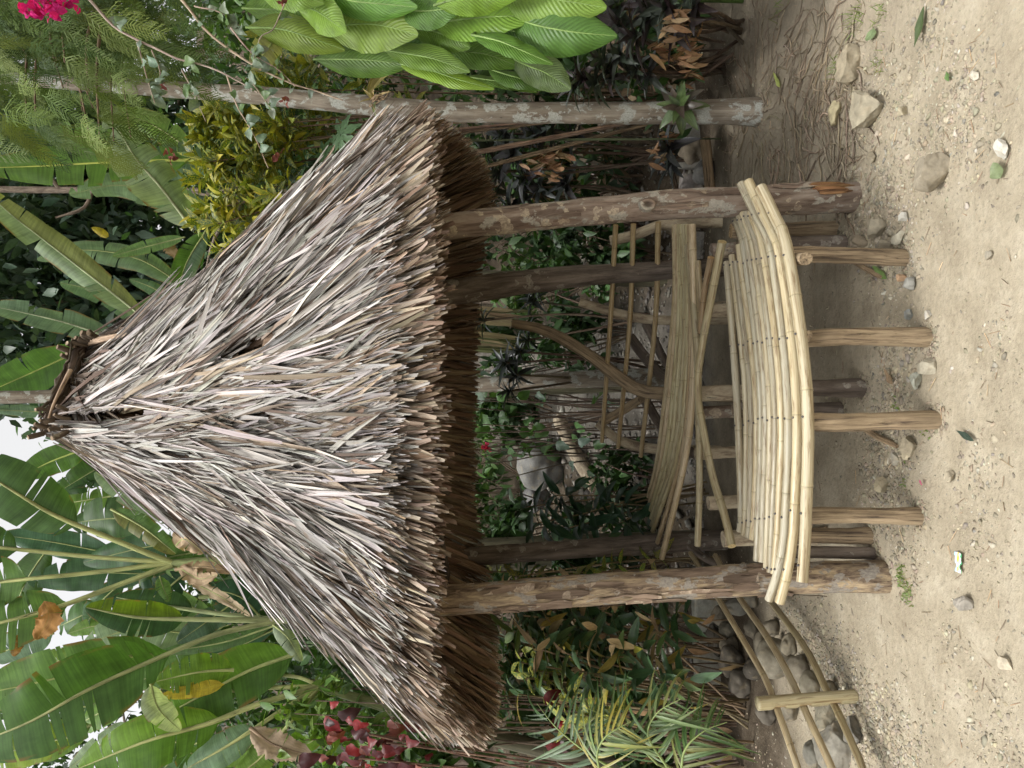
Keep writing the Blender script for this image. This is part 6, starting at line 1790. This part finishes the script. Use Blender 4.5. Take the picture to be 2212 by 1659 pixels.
stem_plant('dark broad-leaved shrub with a yellow leaf in the middle of the left planting', (-1.85, 4.35), [(1225, 1412, 4.0), (1180, 1440, 4.0), (1250, 1450, 3.95), (1340, 1400, 4.0), (1160, 1400, 4.05), (1120, 1500, 4.0), (1290, 1470, 3.9), (1310, 1420, 3.95)], 0.19, DGN + DGN + [(0.30, 0.26, 0.04)], 9, ELLIP, M_GLOSS, LG, dry=0.14)
stem_plant('low shrub with drooping green leaves above the kerb at left', (-1.95, 4.25), [(1400, 1460, 3.9), (1370, 1430, 3.95), (1440, 1480, 3.85), (1420, 1370, 4.1)], 0.18, DGN, 9, ELLIP, M_GLOSS, LG, dry=0.1)
stem_plant('very dark shrub right of the rear left post', (-0.78, 5.2), [(1135, 1095, 4.95), (1200, 1070, 4.9), (1260, 1110, 4.9), (1310, 1085, 4.9), (1160, 1130, 4.95), (1230, 1140, 4.95), (1340, 1130, 4.9)], 0.22, [(0.022, 0.055, 0.028), (0.03, 0.07, 0.03)], 9, ELLIP, M_GLOSS, LG)
stem_plant('small spotted shrub between the two left posts', (-1.25, 4.9), [(1230, 1250, 4.6), (1120, 1245, 4.7), (1300, 1235, 4.6), (1060, 1235, 4.8), (1390, 1215, 4.6)], 0.13, [(0.12, 0.19, 0.04), (0.07, 0.13, 0.03), (0.2, 0.2, 0.1)], 9, LANCE, M_SPOT, LG, 'spotted_shrub', 1.2, 0.15)
stem_plant('yellow-spotted croton under the left eave', (-2.0, 4.45), [(1135, 1465, 4.1), (1165, 1450, 4.1), (1150, 1400, 4.2), (1120, 1430, 4.2), (1175, 1490, 4.05)], 0.12, [(0.10, 0.15, 0.03), (0.16, 0.2, 0.035), (0.06, 0.1, 0.025)], 13, LANCE, M_SPOT, LG, 'spotted_shrub', 1.2)
stem_plant('second spotted croton lower down beside the palm', (-2.1, 4.1), [(1262, 1545, 3.7), (1300, 1555, 3.7), (1225, 1560, 3.75), (1200, 1520, 3.8)], 0.12, [(0.09, 0.13, 0.035), (0.14, 0.18, 0.05)], 12, LANCE, M_SPOT, LG, 'spotted_shrub', 1.2)
bush('shade_bush', 'deep shaded foliage behind the left planting', at(1200, 1430, 5.0), (0.9, 0.35, 0.6), 2200, 0.13, GD + [(0.2, 0.15, 0.09)], 22, group=LG)
bush('shade_bush', 'deep shaded foliage low behind the palm at the left edge', at(1330, 1580, 4.6), (0.5, 0.3, 0.4), 500, 0.12, GD, 16, group=LG)
bush('shade_bush', 'deep shaded foliage behind the dark shrubs right of the hut', at(1250, 300, 5.9), (0.8, 0.4, 0.55), 800, 0.12, GD + [(0.16, 0.11, 0.07)], 22, group='shaded bushes right of the hut')
bush('shade_bush', 'deep shaded foliage behind the ribbed leaves at the right edge', at(1200, 90, 4.9), (0.6, 0.4, 0.7), 900, 0.12, GD, 22, group='shaded bushes right of the hut')
bush('shade_bush', 'low dim foliage behind the purple-leaved shrubs at the right edge', at(1430, 90, 4.4), (0.5, 0.3, 0.3), 500, 0.11, GD + [(0.2, 0.14, 0.09)], 16, group='shaded bushes right of the hut')
# dry stalks among them
stw = thing('dry_stalk_thicket', 'thicket of thin dry vertical stalks under the left planting', 'stalks', Vector((-1.9, 4.6, gh(-1.9, 4.6))))
for k in range(22):
    y = random.uniform(1240, 1640); d = random.uniform(4.3, 5.0)
    b = gp(1520, y); b = Vector(((829.5 - y) / FPX * d, d, gh((829.5 - y) / FPX * d, d) - 0.02)); e = b + Vector((random.gauss(0, 0.07), random.gauss(0, 0.05), random.uniform(0.35, 0.95)))
    mb = MB(); tube(mb, spline([b, b.lerp(e, 0.5) + rvec(0.02), e], 7), [0.005, 0.005, 0.0045, 0.004, 0.004, 0.003, 0.002], 5, jit((0.6, 0.52, 0.42), 0.3)); part('stalk', mb, M_TWIG, stw)
for k in range(60):
    y = random.uniform(1290, 1650); v = random.uniform(1150, 1560); l = random.uniform(0.10, 0.2)
    inst('dead_leaf', random.choice(ELLIP), M_DRY, basis(at(v, y, random.uniform(3.9, 4.7)), Vector((random.gauss(0, 0.5), random.gauss(0, 0.4), -1)), Vector((random.gauss(0, 0.5), -1, 0)), l, l, l), jit(random.choice([(0.42, 0.30, 0.17), (0.30, 0.19, 0.10), (0.26, 0.2, 0.05)]), 0.2), stw)

# palm with narrow leaflets at the left edge
def palm(label, base, fronds, group=None):
    b = Vector((base[0], base[1], gh(base[0], base[1])))
    o = thing('fan_leaf_palm', label, 'palm', b, group)
    for keys, L, pal, nl in fronds:
        P = spline([at(*k) for k in keys], 24)
        mb = MB(); tube(mb, [b, b.lerp(P[0], 0.6) + Vector((0, 0.05, 0.05))] + P, [0.008] * 2 + [0.006 - 0.0002 * i for i in range(24)], 6, (0.22, 0.28, 0.10)); fo = part('frond', mb, M_STEM, o)
        fr = frames(P)
        for k in range(nl):
            q = 0.08 + 0.9 * k / nl; i = int(q * 23); T = fr[i][0]; p = P[i]
            c = (CAM - p).normalized(); N = (c + Vector((0, 0, 0.8))); N = (N - T * N.dot(T)).normalized(); S = T.cross(N)
            for sd in (-1, 1):
                l = L * (0.6 + 0.55 * math.sin(math.pi * min(1, q + 0.1))) * random.uniform(0.85, 1.1)
                d = S * sd * 0.85 + T * random.uniform(0.5, 0.68) + N * random.gauss(0.05, 0.08) + Vector((0, 0, -0.22))
                if random.random() < 0.18: continue
                M = basis(p, d, N, l, l, l)
                col = jit(random.choice(pal), 0.15)
                oo = inst('leaflet', random.choice(STRAP), M_FINE, Matrix.Translation(-b) @ M, col, None); oo.parent = fo
    return o
PV = [(0.09, 0.145, 0.045), (0.15, 0.20, 0.085), (0.06, 0.11, 0.03), (0.17, 0.18, 0.06), (0.045, 0.09, 0.025)]
PY = [(0.28, 0.28, 0.09), (0.34, 0.30, 0.07), (0.15, 0.2, 0.08)]
palm('small palm with pale green and yellow narrow leaflets at the left edge', (-2.05, 3.35), [
    ([(1420, 1650, 3.0), (1370, 1600, 2.98), (1330, 1560, 2.98), (1270, 1530, 3.0)], 0.24, PV, 12),
    ([(1440, 1655, 2.9), (1400, 1590, 2.9), (1420, 1540, 2.88), (1470, 1510, 2.86)], 0.25, PV, 14),
    ([(1330, 1665, 3.0), (1260, 1620, 3.0), (1200, 1570, 3.05), (1160, 1520, 3.1)], 0.22, [(0.12, 0.17, 0.10), (0.09, 0.14, 0.065)], 13),
    ([(1300, 1680, 2.9), (1290, 1630, 2.88), (1310, 1590, 2.86), (1360, 1560, 2.85)], 0.22, PY, 12),
    ([(1470, 1680, 2.8), (1480, 1620, 2.8), (1520, 1580, 2.8), (1570, 1560, 2.8)], 0.22, PV, 13),
    ])
# red-leaved bush
rb = thing('red_leaf_bush', 'bush with large dark red and pink leaves at the left edge by the roof corner', 'bush', Vector((-2.3, 4.2, gh(-2.3, 4.2))))
for k in range(96):
    if 40 < k <= 90 and k % 3: continue
    v, y = random.gauss(790, 66), random.gauss(1618, 36)
    if k > 90: v, y = random.gauss(1190, 25), random.gauss(1570, 25)
    d = random.uniform(3.75, 4.2) if k <= 90 else 3.8
    c = at(v, y, d); l = random.choice([random.uniform(0.05, 0.09), random.uniform(0.08, 0.14)])
    inst('leaf', random.choice(OVATE), M_LEAF, basis(c, Vector((random.gauss(0, 0.6), random.gauss(-0.3, 0.4), -0.7)), Vector((random.gauss(0, 0.3), -1, 0.7)), l, l, l), jit(random.choice([(0.17, 0.008, 0.008), (0.06, 0.006, 0.006), (0.11, 0.008, 0.008), (0.17, 0.05, 0.035), (0.04, 0.012, 0.010)]), 0.3), rb)
for k in range(9):
    e = at(random.uniform(740, 860), random.uniform(1580, 1680), 4.0); b = Vector(rb.location) + Vector((random.gauss(0, 0.05), 0, 0))
    mb = MB(); tube(mb, spline([b, b.lerp(e, 0.5) + rvec(0.05), e], 9), 0.006, 6, (0.6, 0.45, 0.4)); part('stem', mb, M_TWIG, rb)
bush('light_green_bush', 'fresh green small-leaved bush between the red leaves and the roof corner', at(735, 1555, 4.5), (0.28, 0.25, 0.4), 320, 0.10, [(0.13, 0.22, 0.04), (0.17, 0.26, 0.05), (0.08, 0.15, 0.03)], 12)
bush('light_green_bush', 'green bush below the red leaves at the left edge', at(930, 1640, 4.3), (0.3, 0.25, 0.35), 300, 0.11, GM, 12)
bush('leafy_shrub', 'mid green shrub behind the left roof corner and banana stems', at(760, 1420, 5.6), (0.9, 0.4, 0.9), 1100, 0.13, GD + GM, 26)

# ------------------------------------------------------------------ small things on the ground
def fallen(label, v, y, L, W, ang, col, mat=M_LEAF, tp=None):
    p = gp(v, y); tp = tp or leaf_tpl(1, W / L, 8, 2, P_lance, 0.35, -0.25, 0.2)
    d = Vector((math.cos(ang), math.sin(ang), 0.02))
    M = basis(Vector((p.x, p.y, gh(p.x, p.y) + 0.012)), d, Vector((0, 0, 1)) + rvec(0.12), L, L, L)
    o = inst('fallen_leaf', tp, mat, M, col); tag(o, label, 'leaf', 'fallen leaves on the ground')
fallen('long dark green fallen leaf at the right edge of the path', 2003, 14, 0.13, 0.028, 2.9, (0.07, 0.10, 0.04))
fallen('yellow-green fallen leaf on the rooty soil', 1690, 188, 0.11, 0.03, 0.5, (0.36, 0.40, 0.12))
fallen('dark blue-green fallen leaf in the middle of the path', 2112, 952, 0.075, 0.02, 1.2, (0.045, 0.065, 0.05))
fallen('green fallen leaf lying under the bench between two legs', 1922, 602, 0.10, 0.03, 0.9, (0.16, 0.24, 0.08))
fallen('flattened dusty green leaf at the right of the path', 2170, 385, 0.055, 0.045, 0.4, (0.20, 0.24, 0.13))
fallen('small round green leaf on the path at right', 2058, 175, 0.035, 0.022, 0.2, (0.12, 0.20, 0.07))
fallen('green leaf by the gravel at the right edge', 1900, 70, 0.07, 0.05, 1.5, (0.20, 0.26, 0.13))
fallen('brown dry leaf lying on the gravel below the bench', 1935, 830, 0.07, 0.03, 0.6, (0.27, 0.19, 0.12), M_DRY)
fallen('tiny pink petal on the path', 2000, 1048, 0.022, 0.014, 0.6, (0.50, 0.10, 0.22), M_PETAL)
# sweet wrapper
g_ = G('printed_foil', 0.3, 0.5); u = g_.sep(g_.attr())
g_.color(g_.ramp(u[1], [(0.0, (0.06, 0.30, 0.12)), (0.12, (0.78, 0.80, 0.80)), (0.45, (0.80, 0.60, 0.03)), (0.62, (0.75, 0.78, 0.80)), (0.85, (0.35, 0.62, 0.78))], 'CONSTANT'))
p = gp(2078, 1215); V = []; F = []; L = []
for i in range(9):
    for j in range(6):
        q, c = i / 8, j / 5
        V.append((p.x + (q - 0.5) * 0.062, p.y + (c - 0.5) * (0.034 - 0.014 * math.sin(q * 3.1) * 0 - 0.016 * (abs(q - 0.3) < 0.1)), gh(p.x, p.y) + 0.012 + 0.006 * mnoise.noise((q * 5, c * 4, 2)))); L.append((q, c, 0))
for i in range(8):
    for j in range(5): F.append((i * 6 + j, i * 6 + j + 1, (i + 1) * 6 + j + 1, (i + 1) * 6 + j))
mb = MB(); mb.add(V, F, L)
single('sweet_wrapper', mb, g_.m, 'small crumpled white and yellow sweet wrapper on the sandy path', 'wrapper', p)
# grass and weeds
gb = []
for v, y, n, s in ((1851, 47, 36, 0.05), (1905, 27, 22, 0.04), (1806, 143, 26, 0.045), (1898, 134, 20, 0.035), (1690, 8, 18, 0.06), (1950, 1250, 60, 0.022), (1962, 1285, 80, 0.022), (1948, 1232, 30, 0.02), (1955, 1045, 20, 0.02), (1935, 870, 14, 0.025), (2002, 930, 22, 0.02), (1955, 985, 14, 0.02), (1820, 1590, 26, 0.03)):
    p = gp(v, y)
    for k in range(n):
        q = Vector((p.x + random.gauss(0, s * 0.7), p.y + random.gauss(0, s * 0.7), 0)); q.z = gh(q.x, q.y)
        d = Vector((random.gauss(0, 0.6), random.gauss(0, 0.6), 0.8)); l = s * random.uniform(0.5, 1.3)
        gb.append((random.choice(STRAP if s > 0.03 else LEAF6), basis(q, d, Vector((0, -1, 0.5)), l * (1.2 if s > 0.03 else 0.6), l * (1 if s > 0.03 else 0.6), l), jit(random.choice([(0.12, 0.18, 0.04), (0.17, 0.22, 0.06), (0.20, 0.20, 0.09)]), 0.2)))
o = join('grass', gb, M_LEAF); o['label'] = 'sparse grass tufts and tiny weeds on the earth'; o['category'] = 'grass'
# broken wood lying by the right post and under the bench
for v0, y0, v1, y1, r, lab in ((1870, 925, 1945, 965, 0.011, 'grey stick slanting across the gravel under the bench'), (1842, 560, 1912, 600, 0.010, 'short pale stick under the bench behind a green leaf'),
                               (1480, 300, 1492, 470, 0.035, 'reddish split log lying across the foot of the dark shrubs'), (1715, 1160, 1790, 1140, 0.010, 'thin dark stick lying under the left end of the bench')):
    a, b = gp(v0, y0), gp(v1, y1)
    if r > 0.03: a, b = at(v0, y0, 4.75), at(v1, y1, 4.7); a.z = gh(a.x, a.y) + 0.05; b.z = gh(b.x, b.y) + 0.05
    a.z += r; b.z += r
    mb = MB(); tube(mb, spline([a, a.lerp(b, 0.5) + Vector((0, 0, 0.004)), b], 8), [r] * 7 + [r * 0.6], 9, (1, 0.95, 0.9), 0.15)
    single('fallen_stick', mb, M_LOG, lab, 'stick', b, 'loose sticks')
